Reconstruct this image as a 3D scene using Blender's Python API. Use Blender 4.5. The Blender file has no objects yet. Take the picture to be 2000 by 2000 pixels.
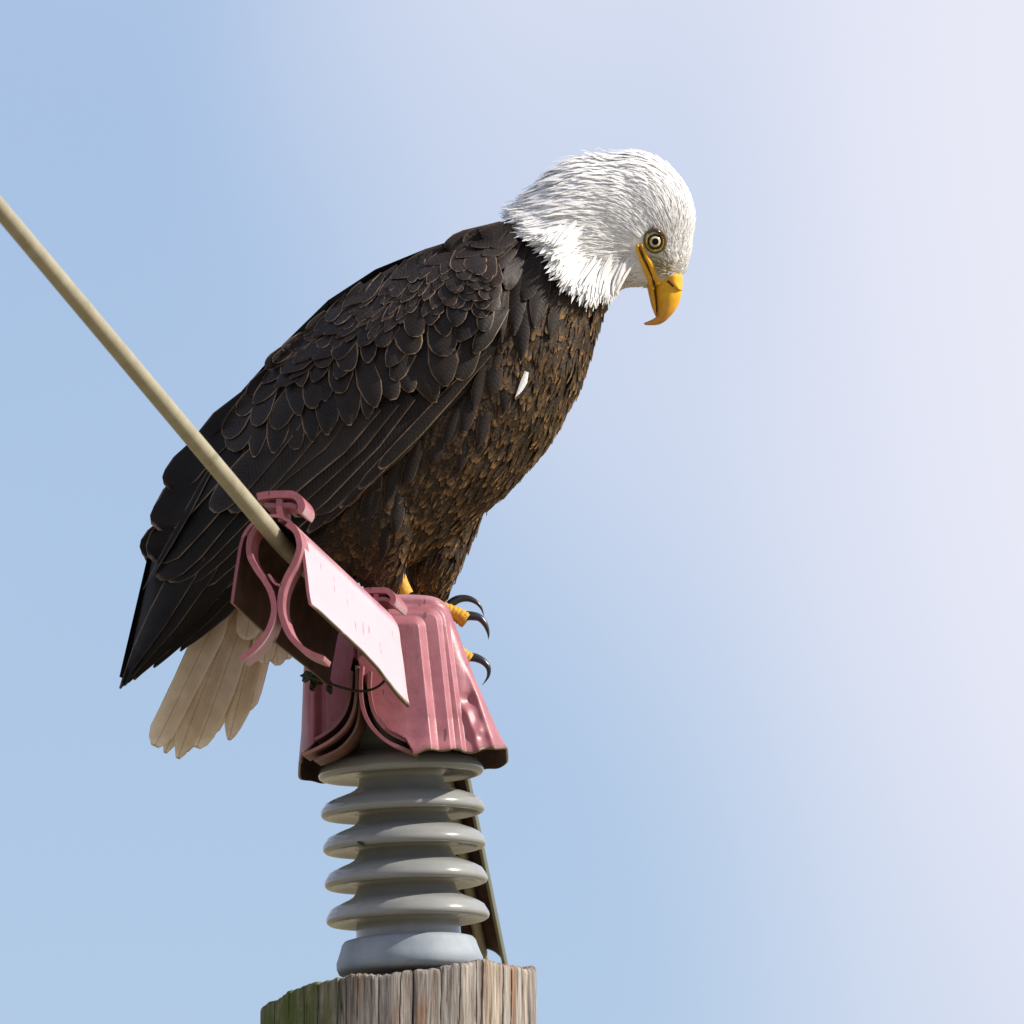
import bpy, bmesh, math, random
from mathutils import Vector, Matrix
from mathutils.bvhtree import BVHTree

random.seed(11)
sc = bpy.context.scene
col = sc.collection
R = math.radians

# ------------------------------------------------------------------ camera, world, sun, exposure
S = 0.00062            # metres per unit of the modelling grid
DIST = 40.0            # metres from lens to bird
ELEV = R(7.0)          # lens looks up at the pole top
HC = 6.6               # height of the aim point
FWD = Vector((0, math.cos(ELEV), math.sin(ELEV)))
UPV = Vector((0, -math.sin(ELEV), math.cos(ELEV)))
CAM = Vector((0, 0, HC)) - FWD * DIST

cam = bpy.data.cameras.new('camera')
cam.sensor_width = 36
cam.lens = 36 * DIST / (2000 * S)
cam.clip_start = 0.5
cam.clip_end = 20000
camo = bpy.data.objects.new('camera', cam)
camo.location = CAM
camo.rotation_euler = (R(90) + ELEV, 0, 0)
col.objects.link(camo)
sc.camera = camo
cam.dof.use_dof = True
cam.dof.focus_distance = DIST - 0.10
cam.dof.aperture_fstop = 13

SUN_EL = R(37)
SUN_AZ = R(98)         # clockwise from +Y (away from camera): 90 = due right
sdir = Vector((math.sin(SUN_AZ) * math.cos(SUN_EL), math.cos(SUN_AZ) * math.cos(SUN_EL), math.sin(SUN_EL)))
sun = bpy.data.lights.new('sun', 'SUN')
sun.energy = 5.0
sun.angle = R(0.53)
sun.color = (1.0, 0.93, 0.82)
suno = bpy.data.objects.new('sun', sun)
suno.rotation_euler = sdir.to_track_quat('Z', 'Y').to_euler()
suno.location = (20, 5, 20)
col.objects.link(suno)

world = bpy.data.worlds.new('World')
sc.world = world
world.use_nodes = True
wn, wl = world.node_tree.nodes, world.node_tree.links
wn.clear()
w_out = wn.new('ShaderNodeOutputWorld')
w_bg = wn.new('ShaderNodeBackground')
w_bg.inputs['Strength'].default_value = 0.095
w_sky = wn.new('ShaderNodeTexSky')
w_sky.sky_type = 'NISHITA'
w_sky.sun_disc = False
w_sky.sun_elevation = SUN_EL
w_sky.sun_rotation = SUN_AZ
w_sky.altitude = 0
w_sky.air_density = 1.0
w_sky.dust_density = 0.2
w_sky.ozone_density = 4.0
w_tc = wn.new('ShaderNodeTexCoord')
w_map = wn.new('ShaderNodeMapping')
w_map.inputs['Location'].default_value = (1.303, 3.312, -4.202)
w_map.inputs['Scale'].default_value = (1.0, 1.0, 1.0)
w_noi = wn.new('ShaderNodeTexNoise')
w_noi.inputs['Scale'].default_value = 13.0
w_noi.inputs['Detail'].default_value = 2.5
w_noi.inputs['Roughness'].default_value = 0.42
w_noi.inputs['Distortion'].default_value = 0.5
w_rmp = wn.new('ShaderNodeValToRGB')
w_rmp.color_ramp.interpolation = 'EASE'
w_rmp.color_ramp.elements[0].position = 0.438
w_rmp.color_ramp.elements[0].color = (0.07, 0.07, 0.07, 1)
w_rmp.color_ramp.elements[1].position = 0.60
w_rmp.color_ramp.elements[1].color = (1, 1, 1, 1)
w_mix = wn.new('ShaderNodeMixRGB')
w_mix.inputs['Color2'].default_value = (6.3, 6.35, 7.2, 1)
wl.new(w_tc.outputs['Generated'], w_map.inputs['Vector'])
wl.new(w_map.outputs['Vector'], w_noi.inputs['Vector'])
wl.new(w_noi.outputs['Fac'], w_rmp.inputs['Fac'])
wl.new(w_rmp.outputs['Color'], w_mix.inputs['Fac'])
w_hue = wn.new('ShaderNodeMixRGB'); w_hue.blend_type = 'MULTIPLY'; w_hue.inputs[0].default_value = 1.0
w_hue.inputs['Color2'].default_value = (1.07, 0.97, 1.03, 1)
wl.new(w_sky.outputs['Color'], w_hue.inputs['Color1'])
wl.new(w_hue.outputs['Color'], w_mix.inputs['Color1'])
wl.new(w_mix.outputs['Color'], w_bg.inputs['Color'])
wl.new(w_bg.outputs['Background'], w_out.inputs['Surface'])

sc.view_settings.view_transform = 'Standard'
sc.view_settings.look = 'None'
sc.view_settings.exposure = 0.46
sc.view_settings.gamma = 1.0
sc.view_settings.use_curve_mapping = False
sc.render.film_transparent = False

# ------------------------------------------------------------------ grid -> world
def W(x, y, d):
    """a point of the modelling grid (x right, y down, d away, S metres each) in world metres"""
    a = (x - 1000) * S / DIST
    b = (1000 - y) * S / DIST
    v = FWD + Vector((a, 0, 0)) + UPV * b
    t = (d * S - CAM.y) / v.y
    return CAM + v * t

def V2(p, q, t): return (p[0] + (q[0] - p[0]) * t, p[1] + (q[1] - p[1]) * t)
def lerp(a, b, t): return a + (b - a) * t
def sstep(a, b, x):
    t = max(0.0, min(1.0, (x - a) / (b - a)))
    return t * t * (3 - 2 * t)
def interp(tab, x):
    if x <= tab[0][0]: return tab[0][1]
    for (a, va), (b, vb) in zip(tab, tab[1:]):
        if x <= b:
            t = (x - a) / (b - a)
            if isinstance(va, tuple): return tuple(lerp(p, q, t) for p, q in zip(va, vb))
            return lerp(va, vb, t)
    return tab[-1][1]
def smooth_line(pts, n=6):
    """Catmull-Rom through pts (tuples of any length)"""
    out = []
    P = [pts[0]] + list(pts) + [pts[-1]]
    for i in range(1, len(P) - 2):
        for k in range(n):
            t = k / n
            out.append(tuple(0.5 * (2 * b + (c - a) * t + (2 * a - 5 * b + 4 * c - e) * t * t + (3 * b - a - 3 * c + e) * t ** 3)
                             for a, b, c, e in zip(P[i - 1], P[i], P[i + 1], P[i + 2])))
    out.append(tuple(pts[-1]))
    return out

# ------------------------------------------------------------------ materials
def new_mat(name):
    m = bpy.data.materials.new(name)
    m.use_nodes = True
    n = m.node_tree.nodes
    return m, n, m.node_tree.links, n['Principled BSDF']
def node(n, kind, **kw):
    x = n.new(kind)
    for k, v in kw.items():
        if k in x.inputs: x.inputs[k].default_value = v
        else: setattr(x, k, v)
    return x
def ramp(n, stops, interp_='LINEAR'):
    r = n.new('ShaderNodeValToRGB')
    r.color_ramp.interpolation = interp_
    e = r.color_ramp.elements
    while len(e) < len(stops): e.new(0.5)
    for el, (p, c) in zip(e, stops):
        el.position = p
        el.color = (c, c, c, 1) if isinstance(c, (int, float)) else (*c, 1)
    return r
def math_(n, l, op, a, b=None, clamp=False):
    x = n.new('ShaderNodeMath'); x.operation = op; x.use_clamp = clamp
    for i, v in enumerate((a, b)):
        if v is None: continue
        if isinstance(v, (int, float)): x.inputs[i].default_value = v
        else: l.new(v, x.inputs[i])
    return x.outputs[0]
def mix_(n, l, f, a, b, mode='MIX'):
    x = n.new('ShaderNodeMixRGB'); x.blend_type = mode
    for i, v in enumerate((f, a, b)):
        if isinstance(v, (int, float)): x.inputs[i].default_value = v
        elif isinstance(v, tuple): x.inputs[i].default_value = (*v, 1)
        else: l.new(v, x.inputs[i])
    return x.outputs[0]
def attr(n, name):
    a = n.new('ShaderNodeAttribute'); a.attribute_name = name
    return a.outputs['Fac']

def barbs(n, l, freq=26.0, slope=0.9):
    """a fine herring-bone of barbs from the feather's own UV: value 0..1"""
    uv = n.new('ShaderNodeUVMap'); uv.uv_map = 'UVMap'
    sp = n.new('ShaderNodeSeparateXYZ'); l.new(uv.outputs[0], sp.inputs[0])
    au = math_(n, l, 'ABSOLUTE', sp.outputs[0])
    t = math_(n, l, 'SUBTRACT', sp.outputs[1], math_(n, l, 'MULTIPLY', au, slope))
    no = node(n, 'ShaderNodeTexNoise', Scale=3.0, Detail=2.0); l.new(uv.outputs[0], no.inputs['Vector'])
    t = math_(n, l, 'ADD', t, math_(n, l, 'MULTIPLY', no.outputs[0], 0.25))
    s = math_(n, l, 'SINE', math_(n, l, 'MULTIPLY', t, freq))
    cb = n.new('ShaderNodeCombineXYZ'); l.new(math_(n, l, 'MULTIPLY', t, 12.0), cb.inputs[0]); l.new(math_(n, l, 'MULTIPLY', au, 1.2), cb.inputs[1])
    n2 = node(n, 'ShaderNodeTexNoise', Scale=2.2, Detail=3.0); l.new(cb.outputs[0], n2.inputs['Vector'])
    v = math_(n, l, 'ADD', math_(n, l, 'MULTIPLY', s, 0.18), n2.outputs[0])
    return v, au, sp.outputs[1]

def feather_mat(name, dark, mid, edge, edge_at=(0.45, 0.85), edge_amt=1.0, rough=0.55, spec=0.2, transl=0.0, per='object', shaft=0.0, bump=0.4, barb=1.1):
    m, n, l, b = new_mat(name)
    rim = attr(n, 'rim'); tone = attr(n, 'tone')
    v, au, vv = barbs(n, l)
    oi = n.new('ShaderNodeObjectInfo')
    rnd = oi.outputs['Random'] if per == 'object' else tone
    g = n.new('ShaderNodeNewGeometry')
    no = node(n, 'ShaderNodeTexNoise', Scale=420.0, Detail=3.0); l.new(g.outputs['Position'], no.inputs['Vector'])
    no4 = node(n, 'ShaderNodeTexNoise', Scale=55.0, Detail=3.0); l.new(g.outputs['Position'], no4.inputs['Vector'])
    k = math_(n, l, 'MULTIPLY', math_(n, l, 'ADD', math_(n, l, 'MULTIPLY', rnd, 0.6), no4.outputs[0]), 0.62, True)
    k = math_(n, l, 'MULTIPLY', k, k)
    basec = mix_(n, l, k, dark, mid)
    basec = mix_(n, l, math_(n, l, 'MULTIPLY', math_(n, l, 'SUBTRACT', v, 0.40), barb, True), basec, mid)
    rr = math_(n, l, 'ADD', rim, math_(n, l, 'MULTIPLY', math_(n, l, 'SUBTRACT', no.outputs[0], 0.5), 0.55))
    # vanes lighten a little towards the margin, then the pale worn edge itself
    soft = ramp(n, [(0.35, 0.0), (0.75, 0.18), (1.0, 0.9)]); l.new(attr(n, 'vane'), soft.inputs[0])
    basec = mix_(n, l, soft.outputs[0], basec, mid)
    rp = ramp(n, [(edge_at[0], 0.0), (edge_at[1], 1.0)]); l.new(rr, rp.inputs[0])
    n3 = node(n, 'ShaderNodeTexNoise', Scale=38.0, Detail=2.0); l.new(g.outputs['Position'], n3.inputs['Vector'])
    wear = ramp(n, [(0.32, 0.30), (0.58, 1.0)]); l.new(n3.outputs[0], wear.inputs[0])
    ef = math_(n, l, 'MULTIPLY', rp.outputs[0], math_(n, l, 'MULTIPLY', wear.outputs[0], edge_amt))
    if per == 'object':
        vr = math_(n, l, 'FRACT', math_(n, l, 'MULTIPLY', rnd, 7.31))
        ef = math_(n, l, 'MULTIPLY', ef, math_(n, l, 'ADD', math_(n, l, 'MULTIPLY', vr, 0.75), 0.48))
    if per != 'object':
        ef = math_(n, l, 'MULTIPLY', ef, tone)
    c = mix_(n, l, ef, basec, edge)
    if shaft:
        sh = ramp(n, [(0.0, 1.0), (0.035, 0.0)]); l.new(au, sh.inputs[0])
        c = mix_(n, l, math_(n, l, 'MULTIPLY', sh.outputs[0], shaft), c, edge)
    l.new(c, b.inputs['Base Color'])
    b.inputs['Roughness'].default_value = rough
    b.inputs['Specular IOR Level'].default_value = spec
    bp = node(n, 'ShaderNodeBump', Strength=bump, Distance=0.0006); l.new(v, bp.inputs['Height'])
    l.new(bp.outputs[0], b.inputs['Normal'])
    if transl:
        tr = n.new('ShaderNodeBsdfTranslucent'); l.new(c, tr.inputs['Color'])
        ms = n.new('ShaderNodeMixShader'); ms.inputs[0].default_value = transl
        l.new(b.outputs[0], ms.inputs[1]); l.new(tr.outputs[0], ms.inputs[2])
        l.new(ms.outputs[0], n['Material Output'].inputs['Surface'])
    return m

M = {}
M['covert'] = feather_mat('covert_feather', (0.0035, 0.0028, 0.0026), (0.034, 0.024, 0.018), (0.30, 0.195, 0.12), edge_at=(0.42, 0.80))
M['lesser'] = feather_mat('lesser_feather', (0.006, 0.0046, 0.004), (0.052, 0.037, 0.030), (0.30, 0.20, 0.135), edge_at=(0.35, 0.75))
M['flight'] = feather_mat('flight_feather', (0.0024, 0.002, 0.0019), (0.016, 0.012, 0.010), (0.21, 0.145, 0.10), edge_at=(0.40, 0.80), edge_amt=0.9, rough=0.6, spec=0.14)
M['tertial'] = feather_mat('tertial_feather', (0.005, 0.0042, 0.0037), (0.046, 0.036, 0.031), (0.25, 0.175, 0.12), edge_at=(0.40, 0.80), edge_amt=0.9, rough=0.6, spec=0.14)
M['mantle'] = feather_mat('mantle_feather', (0.005, 0.0036, 0.0034), (0.038, 0.026, 0.020), (0.20, 0.125, 0.08), edge_at=(0.5, 0.95), edge_amt=0.65)
M['breast'] = feather_mat('breast_feather', (0.007, 0.0045, 0.003), (0.085, 0.052, 0.026), (0.50, 0.28, 0.10), edge_at=(0.45, 1.05), per='tone')
M['white'] = feather_mat('white_feather', (0.78, 0.77, 0.755), (0.92, 0.91, 0.90), (0.93, 0.92, 0.91), per='tone', transl=0.25, rough=0.75, spec=0.15)
M['lore'] = feather_mat('lore_bristle', (0.22, 0.20, 0.15), (0.42, 0.38, 0.26), (0.46, 0.38, 0.18), per='tone', rough=0.75, spec=0.15)
M['tail'] = feather_mat('tail_feather', (0.50, 0.36, 0.21), (0.93, 0.80, 0.60), (0.22, 0.13, 0.06), edge_at=(0.55, 0.95), edge_amt=0.8, transl=0.40, rough=0.65, spec=0.2, shaft=0.6, bump=0.12, barb=0.3)  # dark rims put the shade lines between tail feathers into the colour

def mottled(name, c1, c2, scale, rough=0.6, spec=0.3, bump=0.0, c3=None, c3at=(0.62, 0.72), stretch=(1, 1, 1), bdist=0.001):
    m, n, l, b = new_mat(name)
    tc = n.new('ShaderNodeTexCoord'); mp = node(n, 'ShaderNodeMapping', Scale=stretch); l.new(tc.outputs['Object'], mp.inputs[0])
    no = node(n, 'ShaderNodeTexNoise', Scale=scale, Detail=5.0, Roughness=0.6); l.new(mp.outputs[0], no.inputs['Vector'])
    rp = ramp(n, [(0.3, c1), (0.7, c2)]); l.new(no.outputs[0], rp.inputs[0])
    c = rp.outputs[0]
    if c3:
        n2 = node(n, 'ShaderNodeTexNoise', Scale=scale * 0.45, Detail=6.0, Roughness=0.7); l.new(mp.outputs[0], n2.inputs['Vector'])
        r2 = ramp(n, [(c3at[0], 0.0), (c3at[1], 1.0)]); l.new(n2.outputs[0], r2.inputs[0])
        c = mix_(n, l, r2.outputs[0], c, c3)
    l.new(c, b.inputs['Base Color'])
    b.inputs['Roughness'].default_value = rough
    b.inputs['Specular IOR Level'].default_value = spec
    if bump:
        bp = node(n, 'ShaderNodeBump', Strength=bump, Distance=bdist); l.new(no.outputs[0], bp.inputs['Height']); l.new(bp.outputs[0], b.inputs['Normal'])
    return m

M['body'] = mottled('body_down', (0.010, 0.007, 0.005), (0.030, 0.020, 0.014), 60, rough=0.8, bump=0.5)
def body_mat():
    """brown down on trunk and legs, white on head and neck (vertex attribute 'head')"""
    m, n, l, b = new_mat('body_plumage')
    g = n.new('ShaderNodeTexCoord')
    no = node(n, 'ShaderNodeTexNoise', Scale=70.0, Detail=5.0); l.new(g.outputs['Object'], no.inputs['Vector'])
    br = ramp(n, [(0.3, (0.009, 0.0065, 0.005)), (0.75, (0.035, 0.023, 0.015))]); l.new(no.outputs[0], br.inputs[0])
    wh = ramp(n, [(0.3, (0.62, 0.61, 0.59)), (0.7, (0.82, 0.81, 0.79))]); l.new(no.outputs[0], wh.inputs[0])
    c = mix_(n, l, attr(n, 'head'), br.outputs[0], wh.outputs[0])
    c = mix_(n, l, attr(n, 'lore'), c, (0.34, 0.25, 0.10))
    l.new(c, b.inputs['Base Color'])
    b.inputs['Roughness'].default_value = 0.85
    b.inputs['Specular IOR Level'].default_value = 0.15
    bp = node(n, 'ShaderNodeBump', Strength=0.5, Distance=0.002); l.new(no.outputs[0], bp.inputs['Height']); l.new(bp.outputs[0], b.inputs['Normal'])
    return m
M['body'] = body_mat()

def pink_mat():
    m, n, l, b = new_mat('pink_plastic')
    tc = n.new('ShaderNodeTexCoord')
    fade = attr(n, 'fade'); grime = attr(n, 'grime')
    no = node(n, 'ShaderNodeTexNoise', Scale=26.0, Detail=6.0, Roughness=0.65); l.new(tc.outputs['Object'], no.inputs['Vector'])
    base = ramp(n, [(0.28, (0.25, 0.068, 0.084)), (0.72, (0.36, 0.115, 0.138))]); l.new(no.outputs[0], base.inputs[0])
    ff = math_(n, l, 'MULTIPLY', fade, math_(n, l, 'ADD', math_(n, l, 'MULTIPLY', no.outputs[0], 0.5), 0.7), True)  # sunlit paleness put into the colour together with bleaching
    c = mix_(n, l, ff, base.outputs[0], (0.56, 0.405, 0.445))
    # small dark chips and vertical scratches
    mp = node(n, 'ShaderNodeMapping', Scale=(1, 1, 0.22)); l.new(tc.outputs['Object'], mp.inputs[0])
    sp = node(n, 'ShaderNodeTexNoise', Scale=120.0, Detail=2.0); l.new(mp.outputs[0], sp.inputs['Vector'])
    sr = ramp(n, [(0.685, 0.0), (0.705, 1.0)]); l.new(sp.outputs[0], sr.inputs[0])
    c = mix_(n, l, math_(n, l, 'MULTIPLY', sr.outputs[0], 0.75), c, (0.09, 0.045, 0.04))
    mp2 = node(n, 'ShaderNodeMapping', Scale=(1, 1, 0.10)); l.new(tc.outputs['Object'], mp2.inputs[0])
    st = node(n, 'ShaderNodeTexNoise', Scale=55.0, Detail=5.0, Roughness=0.65); l.new(mp2.outputs[0], st.inputs['Vector'])
    str_ = ramp(n, [(0.50, 0.0), (0.75, 0.55)]); l.new(st.outputs[0], str_.inputs[0])
    c = mix_(n, l, math_(n, l, 'MULTIPLY', str_.outputs[0], math_(n, l, 'SUBTRACT', 1.0, math_(n, l, 'MULTIPLY', fade, 0.8))), c, (0.20, 0.075, 0.075))
    # algae and dirt on the lower lips, painted shade on the rear arm
    gn = node(n, 'ShaderNodeTexNoise', Scale=60.0, Detail=4.0); l.new(tc.outputs['Object'], gn.inputs['Vector'])
    gf = math_(n, l, 'MULTIPLY', grime, math_(n, l, 'ADD', math_(n, l, 'MULTIPLY', gn.outputs[0], 1.2), 0.25), True)
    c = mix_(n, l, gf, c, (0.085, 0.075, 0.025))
    l.new(c, b.inputs['Base Color'])
    rr = ramp(n, [(0.3, 0.34), (0.7, 0.55)]); l.new(no.outputs[0], rr.inputs[0]); l.new(rr.outputs[0], b.inputs['Roughness'])
    b.inputs['Specular IOR Level'].default_value = 0.45
    n2 = node(n, 'ShaderNodeTexNoise', Scale=420.0, Detail=3.0); l.new(tc.outputs['Object'], n2.inputs['Vector'])
    bp = node(n, 'ShaderNodeBump', Strength=0.18, Distance=0.0006); l.new(n2.outputs[0], bp.inputs['Height'])
    bp2 = node(n, 'ShaderNodeBump', Strength=0.25, Distance=0.004); l.new(no.outputs[0], bp2.inputs['Height']); l.new(bp.outputs[0], bp2.inputs['Normal'])
    l.new(bp2.outputs[0], b.inputs['Normal'])
    return m
M['pink'] = pink_mat()
M['inside'] = mottled('shaded_inside', (0.035, 0.020, 0.014), (0.085, 0.042, 0.034), 40, rough=0.75, spec=0.2, bump=0.3)  # shade inside the cover, put into a dark second colour
M['porcelain'] = mottled('grey_porcelain', (0.20, 0.204, 0.196), (0.275, 0.28, 0.268), 9, rough=0.17, spec=0.55, c3=(0.20, 0.18, 0.14), c3at=(0.66, 0.80))
M['flange'] = mottled('painted_flange', (0.20, 0.235, 0.27), (0.29, 0.325, 0.36), 30, rough=0.6, spec=0.3, bump=0.35, c3=(0.16, 0.16, 0.15), c3at=(0.66, 0.78))
M['wire'] = mottled('wire_sheath', (0.27, 0.24, 0.165), (0.36, 0.325, 0.24), 30, rough=0.55, spec=0.3, c3=(0.16, 0.14, 0.07), c3at=(0.60, 0.75), bump=0.15)
M['talon'] = mottled('talon_horn', (0.010, 0.010, 0.012), (0.028, 0.028, 0.034), 90, rough=0.28, spec=0.5, bump=0.1)
M['toe'] = mottled('toe_scales', (0.50, 0.24, 0.012), (0.66, 0.36, 0.03), 220, rough=0.5, spec=0.35, bump=0.9, c3=(0.28, 0.14, 0.03), c3at=(0.60, 0.70), bdist=0.002)
M['beak'] = None
M['stain'] = mottled('dark_chip', (0.025, 0.022, 0.02), (0.06, 0.05, 0.045), 90, rough=0.8)
M['vine'] = mottled('dry_vine', (0.012, 0.016, 0.008), (0.035, 0.040, 0.016), 80, rough=0.7)
M['black'] = mottled('pupil_black', (0.002, 0.002, 0.002), (0.004, 0.004, 0.004), 20, rough=0.12, spec=0.12)
M['iris'] = mottled('iris_cream', (0.40, 0.32, 0.17), (0.60, 0.50, 0.31), 500, rough=0.2, spec=0.25)
M['eyeball'] = mottled('eye_ring', (0.030, 0.022, 0.010), (0.060, 0.045, 0.018), 400, rough=0.12, spec=0.6)
M['lid'] = mottled('eyelid_skin', (0.16, 0.11, 0.015), (0.42, 0.29, 0.03), 380, rough=0.55, bump=0.5)
M['brow'] = mottled('brow_skin', (0.10, 0.06, 0.035), (0.22, 0.15, 0.10), 300, rough=0.6)
M['nostril'] = mottled('nostril_dark', (0.030, 0.008, 0.004), (0.06, 0.016, 0.008), 300, rough=0.7)
def beak_mat():
    m, n, l, b = new_mat('beak_horn')
    tc = n.new('ShaderNodeTexCoord')
    no = node(n, 'ShaderNodeTexNoise', Scale=150.0, Detail=6.0, Roughness=0.7); l.new(tc.outputs['Object'], no.inputs['Vector'])
    a = ramp(n, [(0.3, (0.62, 0.30, 0.010)), (0.7, (0.80, 0.44, 0.016))]); l.new(no.outputs[0], a.inputs[0])
    t = ramp(n, [(0.3, (0.50, 0.20, 0.020)), (0.7, (0.66, 0.33, 0.06))]); l.new(no.outputs[0], t.inputs[0])
    c = mix_(n, l, attr(n, 'tone'), a.outputs[0], t.outputs[0])
    l.new(c, b.inputs['Base Color'])
    b.inputs['Roughness'].default_value = 0.36
    b.inputs['Specular IOR Level'].default_value = 0.45
    b.inputs['Subsurface Weight'].default_value = 0.12
    b.inputs['Subsurface Radius'].default_value = (0.006, 0.003, 0.001)
    bp = node(n, 'ShaderNodeBump', Strength=0.3, Distance=0.0006); l.new(no.outputs[0], bp.inputs['Height']); l.new(bp.outputs[0], b.inputs['Normal'])
    return m
M['beak'] = beak_mat()

def wood_mat():
    m, n, l, b = new_mat('weathered_wood')
    tc = n.new('ShaderNodeTexCoord')
    mp = node(n, 'ShaderNodeMapping', Scale=(1, 1, 0.05)); l.new(tc.outputs['Object'], mp.inputs[0])
    f = node(n, 'ShaderNodeTexNoise', Scale=210.0, Detail=7.0, Roughness=0.7, Distortion=0.4); l.new(mp.outputs[0], f.inputs['Vector'])
    g = ramp(n, [(0.33, (0.035, 0.028, 0.022)), (0.43, (0.19, 0.165, 0.145)), (0.54, (0.33, 0.30, 0.27)), (0.68, (0.47, 0.445, 0.41))]); l.new(f.outputs[0], g.inputs[0])
    mp2 = node(n, 'ShaderNodeMapping', Scale=(1, 1, 0.12), Location=(0.31, 0.2, 0.0)); l.new(tc.outputs['Object'], mp2.inputs[0])
    o = node(n, 'ShaderNodeTexNoise', Scale=34.0, Detail=4.0, Roughness=0.6); l.new(mp2.outputs[0], o.inputs['Vector'])
    orr = ramp(n, [(0.53, 0.0), (0.66, 1.0)]); l.new(o.outputs[0], orr.inputs[0])
    c = mix_(n, l, math_(n, l, 'MULTIPLY', orr.outputs[0], 0.65), g.outputs[0], (0.30, 0.135, 0.055))
    mp3 = node(n, 'ShaderNodeMapping', Scale=(1, 1, 0.035), Location=(0.0, 0.4, 0.0)); l.new(tc.outputs['Object'], mp3.inputs[0])
    ck = node(n, 'ShaderNodeTexNoise', Scale=88.0, Detail=3.0, Roughness=0.5, Distortion=0.8); l.new(mp3.outputs[0], ck.inputs['Vector'])
    cr = ramp(n, [(0.44, 0.0), (0.485, 1.0), (0.515, 1.0), (0.56, 0.0)]); l.new(ck.outputs[0], cr.inputs[0])
    c = mix_(n, l, math_(n, l, 'MULTIPLY', cr.outputs[0], 0.35), c, (0.06, 0.045, 0.035))
    sl = ramp(n, [(0.0, (0.80, 0.79, 0.79)), (0.45, (0.98, 0.97, 0.96)), (0.8, (1.08, 1.03, 0.96)), (1.0, (1.0, 0.83, 0.68))]); l.new(attr(n, 'slab'), sl.inputs[0])
    c = mix_(n, l, 1.0, c, sl.outputs[0], 'MULTIPLY')
    al = node(n, 'ShaderNodeTexNoise', Scale=34.0, Detail=5.0, Roughness=0.65); l.new(tc.outputs['Object'], al.inputs['Vector'])
    ar = ramp(n, [(0.34, 0.60), (0.54, 1.0)]); l.new(al.outputs[0], ar.inputs[0])
    c = mix_(n, l, math_(n, l, 'MULTIPLY', attr(n, 'algae'), ar.outputs[0]), c, (0.075, 0.10, 0.022))
    l.new(c, b.inputs['Base Color'])
    b.inputs['Roughness'].default_value = 0.85
    b.inputs['Specular IOR Level'].default_value = 0.2
    bp = node(n, 'ShaderNodeBump', Strength=0.6, Distance=0.003); l.new(f.outputs[0], bp.inputs['Height']); l.new(bp.outputs[0], b.inputs['Normal'])
    return m
M['wood'] = wood_mat()
M['ground'] = mottled('dry_grass_ground', (0.17, 0.15, 0.09), (0.30, 0.26, 0.17), 0.4, rough=0.95, spec=0.1)

# ------------------------------------------------------------------ mesh helpers
def mesh_obj(name, verts, faces, mat, parent=None, attrs=None, uvs=None, smooth=True, mats=None, fmat=None, grid=True):
    """verts in grid units (x, y, d) unless grid=False; origin moved to the first vertex's place"""
    pts = [W(*v) for v in verts] if grid else [Vector(v) for v in verts]
    o0 = pts[0].copy()
    me = bpy.data.meshes.new(name)
    me.from_pydata([p - o0 for p in pts], [], faces)
    if smooth:
        me.polygons.foreach_set('use_smooth', [True] * len(me.polygons))
    for m in (mats or [mat]): me.materials.append(m)
    if fmat: me.polygons.foreach_set('material_index', fmat)
    for k, vals in (attrs or {}).items():
        a = me.attributes.new(k, 'FLOAT', 'POINT'); a.data.foreach_set('value', vals)
    if uvs:
        u = me.uv_layers.new(name='UVMap')
        flat = []
        for lp in me.loops: flat.extend(uvs[lp.vertex_index])
        u.data.foreach_set('uv', flat)
    me.update()
    o = bpy.data.objects.new(name, me)
    col.objects.link(o)
    o.location = o0
    if parent: adopt(o, parent)
    return o
def adopt(o, parent):
    o.parent = parent
    m = Matrix.Translation(parent_world(parent))
    o.matrix_parent_inverse = m.inverted()
def parent_world(p):
    # all objects here are unrotated: world place = stored location (children keep it through the parent inverse)
    return p.location
def thing(name, label, cat, loc):
    o = bpy.data.objects.new(name, None)
    o.empty_display_size = 0.05
    o.location = loc
    o['label'] = label; o['category'] = cat
    col.objects.link(o)
    return o
def fix_normals(o):
    bm = bmesh.new(); bm.from_mesh(o.data)
    bmesh.ops.recalc_face_normals(bm, faces=bm.faces)
    bm.to_mesh(o.data); bm.free()
    return o

def loft(rings, cap=True):
    """list of equal rings of points -> verts, faces"""
    vs, fs = [], []
    n = len(rings[0])
    for r in rings: vs.extend(r)
    for i in range(len(rings) - 1):
        for j in range(n):
            k = (j + 1) % n
            fs.append((i * n + j, i * n + k, (i + 1) * n + k, (i + 1) * n + j))
    if cap:
        fs.append(tuple(reversed(range(n))))
        fs.append(tuple((len(rings) - 1) * n + j for j in range(n)))
    return vs, fs
def ell(L, Rr, t, dc=0.0, n=28, p=2.0, keel=0.0):
    cx, cy = (L[0] + Rr[0]) / 2, (L[1] + Rr[1]) / 2
    ax, ay = (Rr[0] - L[0]) / 2, (Rr[1] - L[1]) / 2
    out = []
    for j in range(n):
        a = 2 * math.pi * j / n
        c, s = math.cos(a), math.sin(a)
        c = math.copysign(abs(c) ** (2 / p), c); s = math.copysign(abs(s) ** (2 / p), s)
        k = 1 - keel * max(0, c) ** 2
        out.append((cx + ax * c, cy + ay * c, dc + t * s * k))
    return out
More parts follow.
